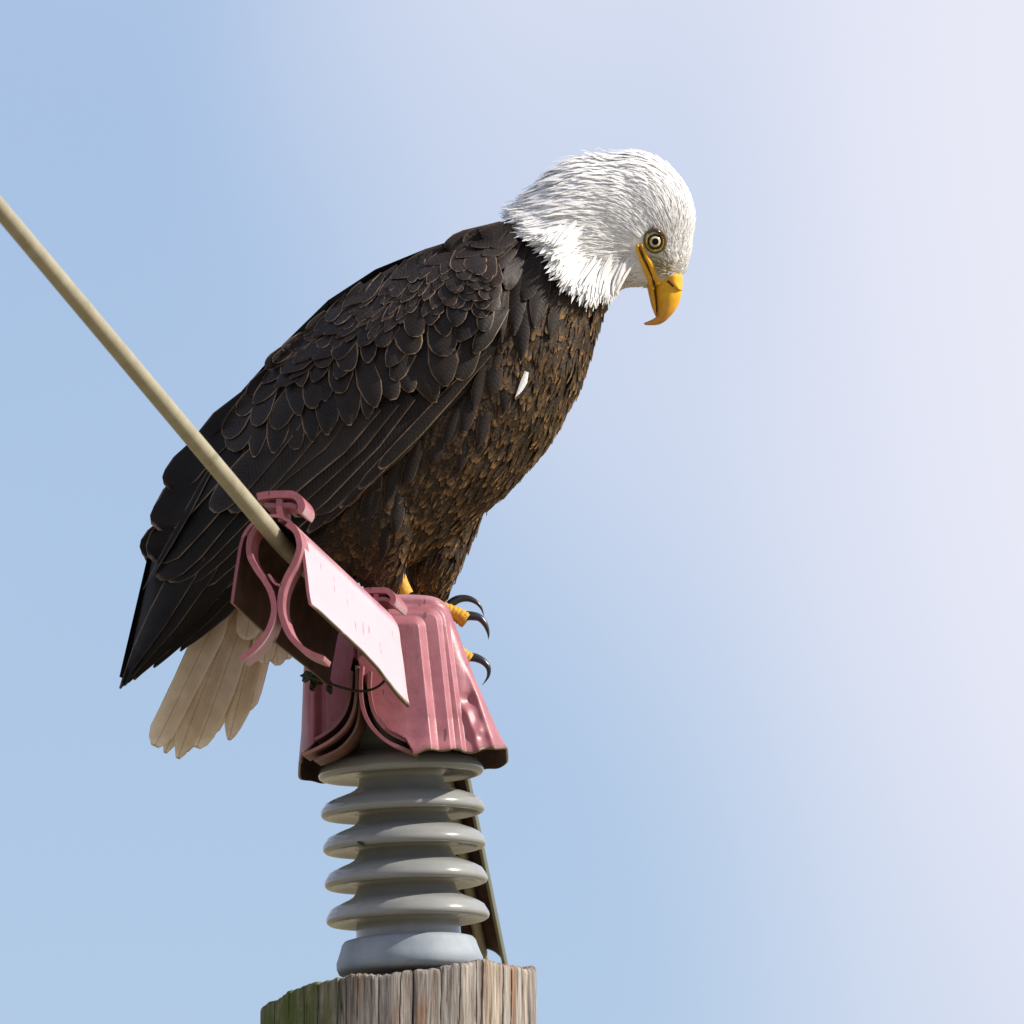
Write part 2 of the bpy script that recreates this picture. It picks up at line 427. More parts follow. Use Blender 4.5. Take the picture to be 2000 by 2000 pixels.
def tube(pts, radii, n=12, flat=1.0):
    """tube through grid points"""
    rings = []
    prev = None
    for i, p in enumerate(pts):
        a = Vector(pts[max(0, i - 1)]); b = Vector(pts[min(len(pts) - 1, i + 1)])
        t = (b - a).normalized()
        ref = prev if prev else (Vector((0, 0, 1)) if abs(t.z) < 0.9 else Vector((1, 0, 0)))
        u = (ref - t * ref.dot(t)).normalized()
        prev = u
        v = t.cross(u)
        r = radii[i] if isinstance(radii, (list, tuple)) else radii
        rings.append([tuple(Vector(p) + u * (math.cos(2 * math.pi * j / n) * r) + v * (math.sin(2 * math.pi * j / n) * r * flat)) for j in range(n)])
    return loft(rings)

# ------------------------------------------------------------------ ground (below the frame)
g = bpy.data.meshes.new('ground')
N = 24
gv, gf = [], []
for i in range(N + 1):
    for j in range(N + 1):
        gx = (i / N * 2 - 1); gy = (j / N * 2 - 1)
        gx = math.copysign(abs(gx) ** 2.2, gx) * 4000; gy = math.copysign(abs(gy) ** 2.2, gy) * 4000
        rr = math.hypot(gx, gy)
        gv.append((gx, gy, 0.0))
for i in range(N):
    for j in range(N):
        a = i * (N + 1) + j
        gf.append((a, a + N + 1, a + N + 2, a + 1))
g.from_pydata(gv, [], gf)
g.materials.append(M['ground'])
go = bpy.data.objects.new('ground', g); col.objects.link(go)
go['kind'] = 'structure'

# ------------------------------------------------------------------ wooden pole
def build_pole():
    cx, rad = 773, 268
    zc = W(cx, 1905, 0)
    ztop = zc.z
    rm = rad * S
    rnd = random.Random(5)
    cracks = []
    a = 0.0
    while a < 2 * math.pi:
        big = rnd.random() < 0.35
        cracks.append((a, rnd.uniform(0.003, 0.0055) * (1.8 if big else 1), rnd.uniform(2.5, 6) * S * (3.2 if big else 1), rnd.uniform(0, 9)))
        a += rnd.uniform(0.02, 0.07) if rnd.random() < 0.4 else rnd.uniform(0.08, 0.24)
    slab_top = [rnd.uniform(-1, 1) for _ in cracks]; slab_tint = [rnd.random() for _ in cracks]
    import bisect
    na = 1000
    depths = [0.0, 0.001, 0.003, 0.006] + [0.006 + 0.0045 * k for k in range(1, 45)] + [0.25, 0.4, 0.8, 1.5, 3, ztop + 0.5]
    steps = [rnd.uniform(-5, 5) * S for _ in range(60)]
    verts, faces, alg, tint = [], [], [], []
    for i, dz in enumerate(depths):
        for j in range(na):
            a = 2 * math.pi * j / na
            # angle 0 = +x, -pi/2 = camera side
            r = rm * (1 + 0.012 * math.sin(3 * a + 1) + 0.008 * math.sin(7 * a + 2)) + dz * 0.006
            # flat facets between checks
            si = bisect.bisect([c[0] for c in cracks], a) - 1
            r += 1.5 * S * math.sin(a * 17 + 2.2 * math.sin(a * 5) + dz * 3) + 0.5 * S * math.sin(a * 41 + 4 * math.sin(a * 3 + dz * 5)) 
            for (ca, w, dp, ph) in cracks:
                da = (a - ca - 0.012 * math.sin(dz * 17 + ph) + math.pi) % (2 * math.pi) - math.pi
                if abs(da) < w * 1.6:
                    r -= dp * max(0, 1 - abs(da) / w) * (1 if dz < 1 else 0.3)
            x = math.cos(a) * r; y = math.sin(a) * r
            # top cut is sloped: lower at the left, edge chipped
            top = 0.045 * x / 1.0 + 0.0
            nx = x / rm
            top = -0.012 + 0.020 * nx - (0.020 * max(0, -nx - 0.35) ** 1.5) * 0.7 + 0.003 * math.sin(a * 5) + 0.002 * math.sin(a * 13 + 1) + 0.0018 * slab_top[si] + 0.0008 * math.sin(a * 90 + 5 * math.sin(a * 7))
            if i < 4:
                rr = 1 - 0.030 * (1 - i / 3) ** 2
                x *= rr; y *= rr
            z = ztop + top * (1 if dz < 1 else 0) - dz
            verts.append((zc.x + x, y, z))
            left = sstep(-0.34, -0.60, nx + 0.05 * math.sin(dz * 30 + a * 20))
            alg.append(left * (0.95 if y < 0 else 0.5)); tint.append(slab_tint[si])
    for i in range(len(depths) - 1):
        for j in range(na):
            k = (j + 1) % na
            faces.append((i * na + k, i * na + j, (i + 1) * na + j, (i + 1) * na + k))
    ctr = len(verts)
    verts.append((zc.x, 0, ztop - 0.012)); alg.append(0.2); tint.append(0.5)
    for j in range(na): faces.append((ctr, j, (j + 1) % na))
    o = mesh_obj('utility_pole', verts, faces, M['wood'], attrs={'algae': alg, 'slab': tint}, grid=False, smooth=False)
    fix_normals(o)
    o['label'] = 'weathered grey wooden utility pole top with cracks and green algae'
    o['category'] = 'pole'
build_pole()

# ------------------------------------------------------------------ insulator
def build_insulator():
    # axis leans a little: base centre -> top centre, in the grid
    B = (801, 1893, 0); T = (769, 1200, 0)
    Bw, Tw = W(*B), W(*T)
    ax = (Tw - Bw); H = ax.length; ax.normalize()
    u = Vector((0, 1, 0)); u = (u - ax * u.dot(ax)).normalized(); v = ax.cross(u)
    root = thing('insulator', 'grey glazed porcelain insulator with five rounded sheds on a wooden pole top', 'insulator', Bw)
    def lathe(name, prof, mat, n=96):
        rings = []
        for r, y in prof:
            # y is a picture row on the axis
            t = (B[1] - y) / (B[1] - T[1])
            c = Bw + ax * (H * t)
            rings.append([tuple(c + u * (math.cos(2 * math.pi * k / n) * r * S) + v * (math.sin(2 * math.pi * k / n) * r * S)) for k in range(n)])
        vs, fs = loft(rings)
        o = mesh_obj(name, vs, fs, mat, root, grid=False)
        return fix_normals(o)
    sheds = [(1506, 162, 82), (1581, 161, 86), (1649, 160, 90), (1718, 160, 95), (1789, 160, 100)]
    prof = [(60, 1215), (70, 1222), (80, 1240), (80, 1420)]
    for i, (y, Rr, rn) in enumerate(sheds):
        rn0 = rn - 3
        prof += [(rn0, y - 53), (rn0 + 3, y - 46), (lerp(rn0, Rr, 0.14), y - 39), (lerp(rn0, Rr, 0.30), y - 33), (lerp(rn0, Rr, 0.50), y - 28), (lerp(rn0, Rr, 0.70), y - 22), (lerp(rn0, Rr, 0.85), y - 16), (Rr - 5, y - 8),
                 (Rr - 1, y - 1), (Rr, y + 4), (Rr - 2, y + 9), (Rr - 6, y + 12), (Rr - 12, y + 13), (Rr - 20, y + 11), (Rr - 40, y + 7), (rn + 14, y + 4), (rn + 4, y + 5), (rn, y + 10)]
    prof += [(102, 1808), (103, 1840), (104, 1850)]
    lathe('porcelain_body', prof, M['porcelain'])
    fl = [(60, 1833), (118, 1834), (126, 1836), (131, 1842), (134, 1852), (139, 1866), (143, 1876), (143, 1888), (139, 1898), (60, 1900)]
    lathe('base_flange', fl, M['flange'])
    vs, fs = tube(smooth_line([(691, 1620, -92), (693, 1630, -106), (696, 1639, -118), (703, 1645, -130), (712, 1651, -142)], 4), [1.5, 2, 2.5, 3, 3.5, 3.5, 3, 3, 3.5, 4.5, 5, 5, 4.5, 4, 3, 2, 1], 8)
    mesh_obj('dirt_flake', vs, fs, M['stain'], root)
    return root
build_insulator()

# ------------------------------------------------------------------ strips (extruded ribbons)
def ribbon(name, line, thick, sweep, parent, mat, fade=None, grime=None, n=5, inner=None, close_pts=False, smooth_n=5):
    """line: 2D profile; thick: wall; sweep(p, a) -> grid point for a in the list; a solid strip with capped ends"""
    pts = smooth_line(line, smooth_n) if smooth_n else list(line)
    side = []
    for i, p in enumerate(pts):
        a = pts[max(0, i - 1)]; b = pts[min(len(pts) - 1, i + 1)]
        dx, dy = b[0] - a[0], b[1] - a[1]; L = math.hypot(dx, dy) or 1
        side.append((-dy / L, dx / L))
    th = thick / 2
    ring_out = [(p[0] + s[0] * th, p[1] + s[1] * th) for p, s in zip(pts, side)]
    ring_in = [(p[0] - s[0] * th, p[1] - s[1] * th) for p, s in zip(pts, side)]
    loop = ring_out + ring_in[::-1]
    par = [i / (len(pts) - 1) for i in range(len(pts))]
    lpar = par + par[::-1]
    lside = [1] * len(pts) + [0] * len(pts)
    vs, fs, fa, gr, fm = [], [], [], [], []
    stations = sweep['a']
    f = sweep['f']
    m = len(loop)
    for a in stations:
        for q, t, sd in zip(loop, lpar, lside):
            vs.append(f(q, a, t))
            fa.append(fade(t, a, sd) if fade else 0.0); gr.append(grime(t, a, sd) if grime else 0.0)
    for i in range(len(stations) - 1):
        for j in range(m):
            k = (j + 1) % m
            fs.append((i * m + j, i * m + k, (i + 1) * m + k, (i + 1) * m + j))
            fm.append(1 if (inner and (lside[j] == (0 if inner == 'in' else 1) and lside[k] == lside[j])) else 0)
    # end caps as their own vertices, quads between the two edges
    np_ = len(pts)
    for a in (stations[0], stations[-1]):
        o0 = len(vs)
        for q, t in zip(loop, lpar):
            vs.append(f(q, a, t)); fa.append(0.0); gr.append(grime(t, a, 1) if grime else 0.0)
        for j in range(np_ - 1):
            fs.append((o0 + j, o0 + j + 1, o0 + m - 2 - j, o0 + m - 1 - j)); fm.append(0)
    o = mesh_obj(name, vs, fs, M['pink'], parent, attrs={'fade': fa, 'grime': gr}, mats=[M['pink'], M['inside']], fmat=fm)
    fix_normals(o)
    md = o.modifiers.new('soften', 'BEVEL'); md.width = 0.0007; md.segments = 2; md.limit_method = 'ANGLE'; md.angle_limit = R(50)
    o.data.polygons.foreach_set('use_smooth', [True] * len(o.data.polygons))
    return o

cover = thing('insulator_cover', 'faded pink plastic bird guard cover clipped over the insulator and line', 'line cover', W(783, 1490, 0))

# --- hood over the insulator head
def build_hood():
    NP, NK = 420, 120
    xl_t = [(0, 606), (0.15, 600), (0.45, 592), (0.8, 588), (1, 582)]
    xr_t = [(0, 862), (0.06, 876), (0.2, 893), (0.55, 933), (0.74, 956), (0.9, 978), (1, 993)]
    dz_t = [(0, 108), (0.2, 122), (0.8, 152), (1, 172)]
    def relief(x, y):
        h = 0.0
        def panel(xe0, xe1, yt, hh, r=16, soft=6):
            xe = lerp(xe0, xe1, (y - 1200) / 265)
            a, b = xe - x, y - yt
            q = min(a, b)
            if a < r and b < r: q = r - math.hypot(r - a, r - b)
            return hh * sstep(-soft, soft, q)
        if x > 700:
            h += panel(872, 907, 1184, 20, 24, 4)
            h += panel(857, 886, 1193, 26, 20, 5)
            h += panel(822, 850, 1210, 28, 14, 8)
            h -= 5 * sstep(30, 10, abs(x - lerp(800, 826, (y - 1200) / 265))) * sstep(1222, 1240, y) * sstep(1425, 1410, y) * 0
        # rounded bead at the left, then a sunk panel
        h += 26 * math.exp(-((x - 610) / 15) ** 2)
        h += 9 * sstep(628, 640, x) * sstep(700, 690, x)
        # ripples on the right shoulder and a dent
        e = lerp(925, 968, (y - 1330) / 135)
        h += 9 * math.exp(-((x - e) / 9) ** 2) * sstep(1280, 1340, y)
        h += 7 * math.exp(-((x - e + 32) / 8) ** 2) * sstep(1360, 1400, y)
        h -= 10 * math.exp(-((x - 915) / 13) ** 2 - ((y - 1368) / 14) ** 2)
        h += 8 * math.exp(-((x - 936) / 10) ** 2 - ((y - 1425) / 12) ** 2)
        h += 12 * sstep(1438, 1480, y)
        return h
    ks = [0, 0.004, 0.014, 0.03] + [0.03 + 0.97 * i / NK for i in range(1, NK + 1)]
    shrink = {0: 26, 0.004: 12, 0.014: 4, 0.03: 0}
    verts, faces, gr, fade = [], [], [], []
    front = []
    for k in ks:
        xl, xr, dz = interp(xl_t, k), interp(xr_t, k), interp(dz_t, k)
        sh = shrink.get(k, 0)
        xl += sh; xr -= sh; dz -= sh
        for j in range(NP):
            # two thirds of the ring go to the camera side
            q = j / NP
            a = -math.pi * (q / 0.68) if q < 0.68 else math.pi * (1 - (q - 0.68) / 0.32)
            n = 7.0
            c, s = math.cos(a), math.sin(a)
            if q < 0.68:
                # even steps in x along the front
                lin = 1 - 2 * (q / 0.68)
                m = abs(lin)
                a2 = math.acos(max(-1, min(1, math.copysign(m ** 1.0, lin))))
                c = math.cos(a2); s = -math.sin(a2)
                X = math.copysign(min(1, abs(c) ** 0.75), c)
                X = max(-1, min(1, c * 1.0))
                Y = -(1 - abs(X) ** n) ** (1 / n)
                c_, s_ = X, Y
            else:
                c_ = math.copysign(abs(c) ** (2 / n), c); s_ = math.copysign(abs(s) ** (2 / n), s)
            x = (xl + xr) / 2 + (xr - xl) / 2 * c_
            ybot = lerp(1483, 1459, (x - 585) / 400) + 3 * math.sin(x * 0.043) + 2.5 * math.sin(x * 0.11 + 1) + 2 * math.sin(x * 0.023 + a * 3)
            y = lerp(1161, ybot, k)
            d = dz * s_
            y += (0.19 if k < 0.05 else 0.125) * (d + dz)
            if s_ < 0:
                hf = relief(x, y) * sstep(0, -0.55, s_)
                d -= hf
            verts.append((x, y, d))
            gr.append(sstep(0.965, 0.998, k) * 0.8 + (0.25 * sstep(0.8, 1, k) if x < 640 else 0))
            fade.append(0.35 * sstep(0.05, 0.0, k) + 0.10 * sstep(-0.2, 0.6, c_))
    hole = [(697, 1285), (718, 1345), (730, 1388), (756, 1424), (792, 1442), (806, 1466), (806, 1520), (582, 1520), (589, 1472), (616, 1449), (648, 1430), (672, 1402), (683, 1360), (684, 1313), (690, 1285)]
    def inside(x, y):
        c = False
        for (x1, y1), (x2, y2) in zip(hole, hole[1:] + hole[:1]):
            if (y1 > y) != (y2 > y) and x < (x2 - x1) * (y - y1) / (y2 - y1) + x1: c = not c
        return c
    for i in range(len(ks) - 1):
        for j in range(NP):
            k2 = (j + 1) % NP
            f = (i * NP + j, i * NP + k2, (i + 1) * NP + k2, (i + 1) * NP + j)
            mx = sum(verts[t][0] for t in f) / 4; my = sum(verts[t][1] for t in f) / 4; md = sum(verts[t][2] for t in f) / 4
            if md < -60 and inside(mx, my): continue
            faces.append(f)
    faces.append(tuple(range(NP)))
    o = mesh_obj('hood', verts, faces, M['pink'], cover, attrs={'fade': fade, 'grime': gr}, mats=[M['pink'], M['inside']])
    bm = bmesh.new(); bm.from_mesh(o.data)
    bmesh.ops.recalc_face_normals(bm, faces=bm.faces)
    loose = [v for v in bm.verts if not v.link_faces]
    bmesh.ops.delete(bm, geom=loose, context='VERTS')
    bm.to_mesh(o.data); bm.free()
    # outward check: top cap must face up
    topn = [p for p in o.data.polygons if len(p.vertices) > 10][0].normal
    if topn.z < 0: o.data.flip_normals()
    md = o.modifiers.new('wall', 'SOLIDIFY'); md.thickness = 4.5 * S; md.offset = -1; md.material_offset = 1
    return o
build_hood()

AV = (187, 175, 505)      # arm sweep per unit: right, down, away
A0 = -765
def arm_f(q, a, t):
    return (q[0] + AV[0] * a, q[1] + AV[1] * a, A0 + AV[2] * a)
steps_a = [0, 0.004, 0.1, 0.25, 0.4, 0.55, 0.7, 0.8, 0.88, 0.95, 1.0]
outer = [(453, 1178), (458, 1140), (464, 1101), (470, 1065), (479, 1040), (495, 1021), (518, 1009), (543, 1008), (565, 1019), (580, 1035), (589, 1054), (593, 1085), (597, 1115), (602, 1160), (606, 1180)]
def arm_outer(q, a, t):
    x, y, d = arm_f(q, a, t)
    # the right flank hangs deeper near the hood
    if t > 0.78: y += 26 * sstep(0.6, 0.95, a) * (t - 0.78) / 0.22; x += 5 * sstep(0.6, 1, a) * (t - 0.78) / 0.22
    if t < 0.2: y -= 14 * sstep(0.3, 1.0, a) * (0.2 - t) / 0.2
    return (x, y, d)
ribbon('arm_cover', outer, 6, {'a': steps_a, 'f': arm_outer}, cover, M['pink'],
       fade=lambda t, a, s: 1.0 * sstep(0.66, 0.74, t) * (1 - 0.25 * sstep(0.7, 1, a)) + 0.35 * sstep(0.45, 0.6, t),  # right flank: bleaching plus painted sunlit brightness
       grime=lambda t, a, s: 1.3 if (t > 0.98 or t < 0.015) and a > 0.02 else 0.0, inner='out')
M_ = None
lstrip = [(500, 1030), (490, 1046), (486, 1066), (488, 1087), (501, 1112), (518, 1136), (530, 1161), (535, 1189), (529, 1218), (515, 1245), (494, 1268), (470, 1286)]
rstrip = [(560, 1022), (576, 1036), (583, 1053), (584, 1072), (575, 1099), (561, 1124), (550, 1153), (547, 1184), (552, 1210), (565, 1240), (586, 1263), (608, 1277), (632, 1286)]
clip_f = lambda q, a, t: (q[0] + AV[0] * a, q[1] + AV[1] * a, A0 - 12 + AV[2] * a)
cl = [0, 0.003, 0.035, 0.067, 0.07]
ribbon('spring_clip', lstrip, 11, {'a': cl, 'f': clip_f}, cover, M['pink'], fade=lambda t, a, s: 0.7 * sstep(0.6, 0.75, t))  # lower leg painted paler as its lit face
ribbon('spring_clip', rstrip, 11, {'a': cl, 'f': clip_f}, cover, M['pink'], fade=lambda t, a, s: 0.15)
ribbon('clip_bridge', [(524, 1121), (530, 1131), (538, 1140), (550, 1143)], 4, {'a': cl, 'f': clip_f}, cover, M['pink'])
# clasps on the ridge
def clasp(cx, cy, d0, s, length):
    k = lambda pts: [(cx + x * s, cy + y * s) for x, y in pts]
    f = lambda q, a, t: (q[0] + AV[0] * a * length, q[1] + AV[1] * a * length, d0 + AV[2] * a * length)
    st = {'a': [0, 0.05, 0.5, 0.95, 1.0], 'f': f}
    a = ribbon('clasp', k([(-42, -33), (-20, -37), (8, -38), (28, -37), (40, -28), (45, -14), (40, -3)]), 14 * s, st, cover, M['pink'], fade=lambda t, a, s_: 0.8 * sstep(0.75, 0.95, t))  # right end painted pale, as if lit
    sub = lambda e: {'a': st['a'], 'f': (lambda q, aa, t: (q[0] + AV[0] * (e + aa * (length - 2 * e)), q[1] + AV[1] * (e + aa * (length - 2 * e)), d0 + AV[2] * (e + aa * (length - 2 * e))))}
    ribbon('stem', k([(4, 14), (3, 4), (0, -8), (0, -30)]), 12 * s, sub(0.006), a, M['pink'])
    ribbon('jaw', k([(-30, -19), (-4, -18), (20, -19), (33, -14)]), 9 * s, sub(0.012), a, M['pink'])
clasp(544, 1003, A0 + 2, 1.0, 0.10)
clasp(733, 1182, A0 + 480, 0.78, 0.12)
# flared lips under the hood front
sw = lambda d0, d1: {'a': [0, 0.05, 0.5, 1.0], 'f': (lambda q, a, t: (q[0] + 14 * a, q[1] + 10 * a, lerp(d0, d1, a)))}
ribbon('front_lip', [(706, 1300), (704, 1345), (709, 1385), (724, 1417), (752, 1445), (782, 1460), (808, 1471)], 7, sw(-236, -120), cover, M['pink'], fade=lambda t, a, s: 0.1, grime=lambda t, a, s: 0.55 * sstep(0.75, 1, t))
ribbon('front_lip', [(722, 1310), (721, 1345), (727, 1382), (741, 1410), (764, 1432), (792, 1446)], 7, sw(-228, -130), cover, M['pink'], grime=lambda t, a, s: 0.3)
ribbon('front_lip', [(697, 1300), (696, 1345), (691, 1385), (676, 1418), (650, 1443), (618, 1462), (590, 1474)], 6, sw(-228, -120), cover, M['pink'], grime=lambda t, a, s: 0.6)
ribbon('front_lip', [(686, 1310), (684, 1350), (674, 1388), (655, 1416), (632, 1434), (614, 1444)], 6, sw(-212, -130), cover, M['pink'], grime=lambda t, a, s: 0.5)
ribbon('front_lip', [(702, 1350), (701, 1395), (692, 1428), (668, 1458), (640, 1474), (612, 1484)], 5, sw(-205, -100), cover, M['pink'], grime=lambda t, a, s: 0.75)
# --- second arm, running away behind the insulator
rear = [(-54, 70), (-52, 35), (-44, 0), (-26, -22), (0, -30), (26, -22), (44, 0), (52, 35), (54, 70)]
def rear_f(q, a, t):
    c = (lerp(850, 943, a), lerp(1420, 1880, a), lerp(140, 1100, a))
    return (c[0] + q[0], c[1] + q[1], c[2])
ribbon('arm_cover', rear, 6, {'a': [0, 0.2, 0.4, 0.6, 0.8, 1.0], 'f': rear_f}, cover, M['pink'], grime=lambda t, a, s: 1.6, inner='out')  # deep shade behind the insulator painted as dark olive over this arm

# ------------------------------------------------------------------ line wires
def wire(name, pts, r, label):
    vs, fs = tube(smooth_line(pts, 8), r, 20)
    o = fix_normals(mesh_obj(name, vs, fs, M['wire']))
    o['label'] = label; o['category'] = 'wire'
    return o
ux, uy, ud = -1.0, -1.19, -2.6
w0 = (536, 1046, -755)
pts = [(w0[0] + ux * s, w0[1] + uy * s, w0[2] + ud * s) for s in (6000, 3000, 1500, 800, 400, 200, 100, 50, 20)] + [(541, 1053, -725), (575, 1088, -635), (650, 1158, -435), (725, 1228, -235), (752, 1262, -130), (760, 1310, -40)]
wire('power_line', pts, 17.5, 'thick beige sheathed power line running up from the open clip of the pink cover')
wire('power_line', [(760, 1330, 20), (800, 1380, 90), (852, 1425, 160), (930, 1806, 980), (1030, 2300, 2100), (1375, 4000, 5900)], 11, 'sheathed power line leaving under the dark arm behind the insulator')

# ------------------------------------------------------------------ vine caught on the cover
vine = thing('vine_tendril', 'thin dark green dead vine tendril with withered leaf hanging under the pink cover', 'vine', W(610, 1330, -180))
vs, fs = tube(smooth_line([(600, 1322, -247), (640, 1334, -254), (668, 1343, -256), (700, 1350, -258), (728, 1346, -260), (748, 1333, -260), (755, 1318, -258), (750, 1304, -254), (742, 1300, -246)], 6), [2.6] * 49, 8)
mesh_obj('stem', vs, fs, M['vine'], vine)
def crumple(cx, cy, d, rx, ry, n=13):
    r = random.Random(int(cx * 7 + cy))
    out = []
    for k in range(n):
        a = 2 * math.pi * k / n
        q = r.uniform(0.45, 1.1)
        out.append((cx + rx * q * math.cos(a), cy + ry * q * math.sin(a), d + r.uniform(-9, 9)))
    return out
for lf in (crumple(604, 1322, -244, 21, 13), crumple(622, 1330, -240, 20, 15), crumple(609, 1342, -246, 9, 17), crumple(642, 1344, -242, 8, 18)):
    c = tuple(sum(p[i] for p in lf) / len(lf) for i in range(3)); c = (c[0], c[1], c[2] - 6)
    vv = [c] + lf + [(p[0], p[1], p[2] + 5) for p in lf]
    n_ = len(lf)
    ff = [(0, 1 + i, 1 + (i + 1) % n_) for i in range(n_)] + [(1 + i, 1 + n_ + i, 1 + n_ + (i + 1) % n_, 1 + (i + 1) % n_) for i in range(n_)] + [tuple(range(1 + n_, 1 + 2 * n_))]
    mesh_obj('withered_leaf', vv, ff, M['vine'], vine, smooth=False)

# ------------------------------------------------------------------ the eagle
eagle = thing('eagle', 'bald eagle with white head bent down, dark brown body, perched on the pink cover', 'eagle', W(820, 1162, 10))

# ---- body: lofts joined and remeshed into one skin
def build_body():
    parts = []
    torso = [((402, 1120), (470, 1180), 30), ((410, 1040), (560, 1190), 70), ((440, 930), (660, 1140), 115), ((490, 815), (780, 1110), 150), ((570, 705), (885, 1040), 168),
             ((680, 600), (985, 965), 176), ((800, 525), (1070, 868), 170), ((900, 474), (1126, 765), 154), ((962, 446), (1156, 675), 132), ((1022, 408), (1176, 610), 112),
             ((1075, 352), (1196, 570), 98), ((1130, 318), (1225, 556), 88), ((1180, 315), (1250, 540), 76)]
    parts.append(loft([ell(L, Rr, t) for L, Rr, t in torso]))
    def ball(cx, cy, a, b, t, rot, dc=0):
        rings = []
        for i in range(1, 16):
            th = math.pi * i / 16
            z = math.cos(th); r = math.sin(th)
            ring = []
            for j in range(28):
                ph = 2 * math.pi * j / 28
                X = z * a; Y = r * math.cos(ph) * b; Dd = r * math.sin(ph) * t
                ring.append((cx + X * math.cos(rot) - Y * math.sin(rot), cy + X * math.sin(rot) + Y * math.cos(rot), dc + Dd))
            rings.append(ring)
        return loft(rings)
    parts.append(ball(1252, 414, 112, 98, 78, R(55)))       # cranium
    parts.append(ball(1190, 425, 100, 108, 88, R(20)))      # nape bridge
    parts.append(ball(1222, 440, 92, 104, 84, R(30)))
    parts.append(ball(1278, 470, 72, 92, 64, R(0)))         # face
    parts.append(ball(1296, 500, 52, 46, 46, R(60)))        # lores
    parts.append(ball(1235, 500, 62, 58, 60, R(0)))         # cheek and chin
    near = [((640, 940), (840, 960), 84, -72), ((665, 1030), (812, 1030), 66, -78), ((680, 1085), (790, 1080), 46, -66), ((700, 1125), (785, 1122), 30, -40), ((716, 1150), (784, 1150), 22, -24), ((730, 1172), (780, 1172), 16, -20)]
    parts.append(loft([ell(L, Rr, t, dc) for L, Rr, t, dc in near]))
    far = [((770, 980), (950, 990), 76, 66), ((782, 1050), (918, 1056), 60, 70), ((790, 1105), (896, 1108), 48, 66), ((800, 1140), (880, 1140), 38, 74), ((806, 1172), (868, 1172), 28, 80)]
    parts.append(loft([ell(L, Rr, t, dc) for L, Rr, t, dc in far]))
    me = bpy.data.meshes.new('tmp')
    V, F = [], []
    for v, f in parts:
        o = len(V); V += v; F += [tuple(i + o for i in q) for q in f]
    me.from_pydata(V, [], F)
    bm = bmesh.new(); bm.from_mesh(me); bmesh.ops.recalc_face_normals(bm, faces=bm.faces); bm.to_mesh(me); bm.free()
    tmp = bpy.data.objects.new('tmp', me); col.objects.link(tmp)
    md = tmp.modifiers.new('r', 'REMESH'); md.mode = 'VOXEL'; md.voxel_size = 6.5
    dg = bpy.context.evaluated_depsgraph_get()
    ev = tmp.evaluated_get(dg).to_mesh()
    bm = bmesh.new(); bm.from_mesh(ev)
    for _ in range(7): bmesh.ops.smooth_vert(bm, verts=bm.verts, factor=0.5, use_axis_x=True, use_axis_y=True, use_axis_z=True)
    bm.verts.index_update()
    V = [tuple(v.co) for v in bm.verts]; F = [tuple(v.index for v in f.verts) for f in bm.faces]
    bm.free()
    bpy.data.objects.remove(tmp)
    return V, F
bodyV, bodyF = build_body()
EDGE = [(1030, 380), (1016, 425), (1030, 465), (1072, 500), (1082, 540), (1110, 562), (1140, 580), (1175, 572), (1215, 560)]
def white_side(x, y):
    # right of / above the ruff edge
    for (x1, y1), (x2, y2) in zip(EDGE, EDGE[1:]):
        pass
    # signed: distance along (-0.72, 0.69) from a line through (1075,500), bent
    t = (x - 1050) * 0.75 + (y - 480) * -0.66
    return min(t, 606 - 0.42 * max(0, x - 1120) - y) if x < 1208 else t
head_a, lore_a = [], []
for x, y, d in bodyV:
    head_a.append(sstep(0, 30, white_side(x, y) - 0))
    lore_a.append(min(1, 1.3 * math.exp(-((x - 1294) / 24) ** 2 - ((y - 524) / 22) ** 2)))
body = mesh_obj('body', bodyV, bodyF, M['body'], eagle, attrs={'head': head_a, 'lore': lore_a})
fix_normals(body)

# ---- folded wing surface
UPP = [(0, (985, 470)), (0.1, (930, 466)), (0.2, (840, 494)), (0.3, (742, 534)), (0.4, (650, 594)), (0.5, (562, 680)), (0.6, (482, 770)), (0.7, (404, 866)), (0.8, (338, 962)), (0.9, (300, 1082)), (1.0, (242, 1330))]
LOW = [(0, (996, 565)), (0.1, (984, 652)), (0.2, (944, 728)), (0.3, (872, 806)), (0.4, (795, 884)), (0.5, (712, 958)), (0.6, (628, 1032)), (0.7, (548, 1092)), (0.8, (474, 1136)), (0.9, (392, 1206)), (1.0, (252, 1334))]
DB = [(0, -150), (0.15, -178), (0.35, -192), (0.5, -182), (0.65, -150), (0.8, -112), (1.0, -62)]
DN = [(0, 0.22), (0.1, 0.50), (0.25, 0.80), (0.5, 1.02), (0.75, 1.08), (1, 1.0)]
def wing_pad(sign=1, off=(0, 0)):
    NT, NN = 40, 14
    fr = []
    for i in range(NT + 1):
        t = i / NT
        u, w = interp(UPP, t), interp(LOW, t)
        for j in range(NN + 1):
            n = j / NN
            p = V2(u, w, n)
            fr.append((p[0] + off[0], p[1] + off[1], sign * interp(DB, t) * interp(DN, n)))
    bk = [(x, y, d + sign * 26) for x, y, d in fr]
    V = fr + bk; F = []
    st = NN + 1; o = len(fr)
    for i in range(NT):
        for j in range(NN):
            a = i * st + j
            F.append((a, a + 1, a + st + 1, a + st)); F.append((o + a, o + a + st, o + a + st + 1, o + a + 1))
    rim = [j for j in range(st)] + [i * st + NN for i in range(1, NT + 1)] + [NT * st + j for j in range(NN - 1, -1, -1)] + [i * st for i in range(NT - 1, 0, -1)]
    for a, b in zip(rim, rim[1:] + rim[:1]): F.append((a, o + a, o + b, b))
    return V, F
padV, padF = wing_pad()
wing = mesh_obj('wing', padV, padF, M['flight'], eagle, attrs={'rim': [0.0] * len(padV), 'tone': [0.3] * len(padV)}, uvs=[(0, 0)] * len(padV))
fix_normals(wing)
wing['label'] = 'folded wing with buff-edged brown feathers'
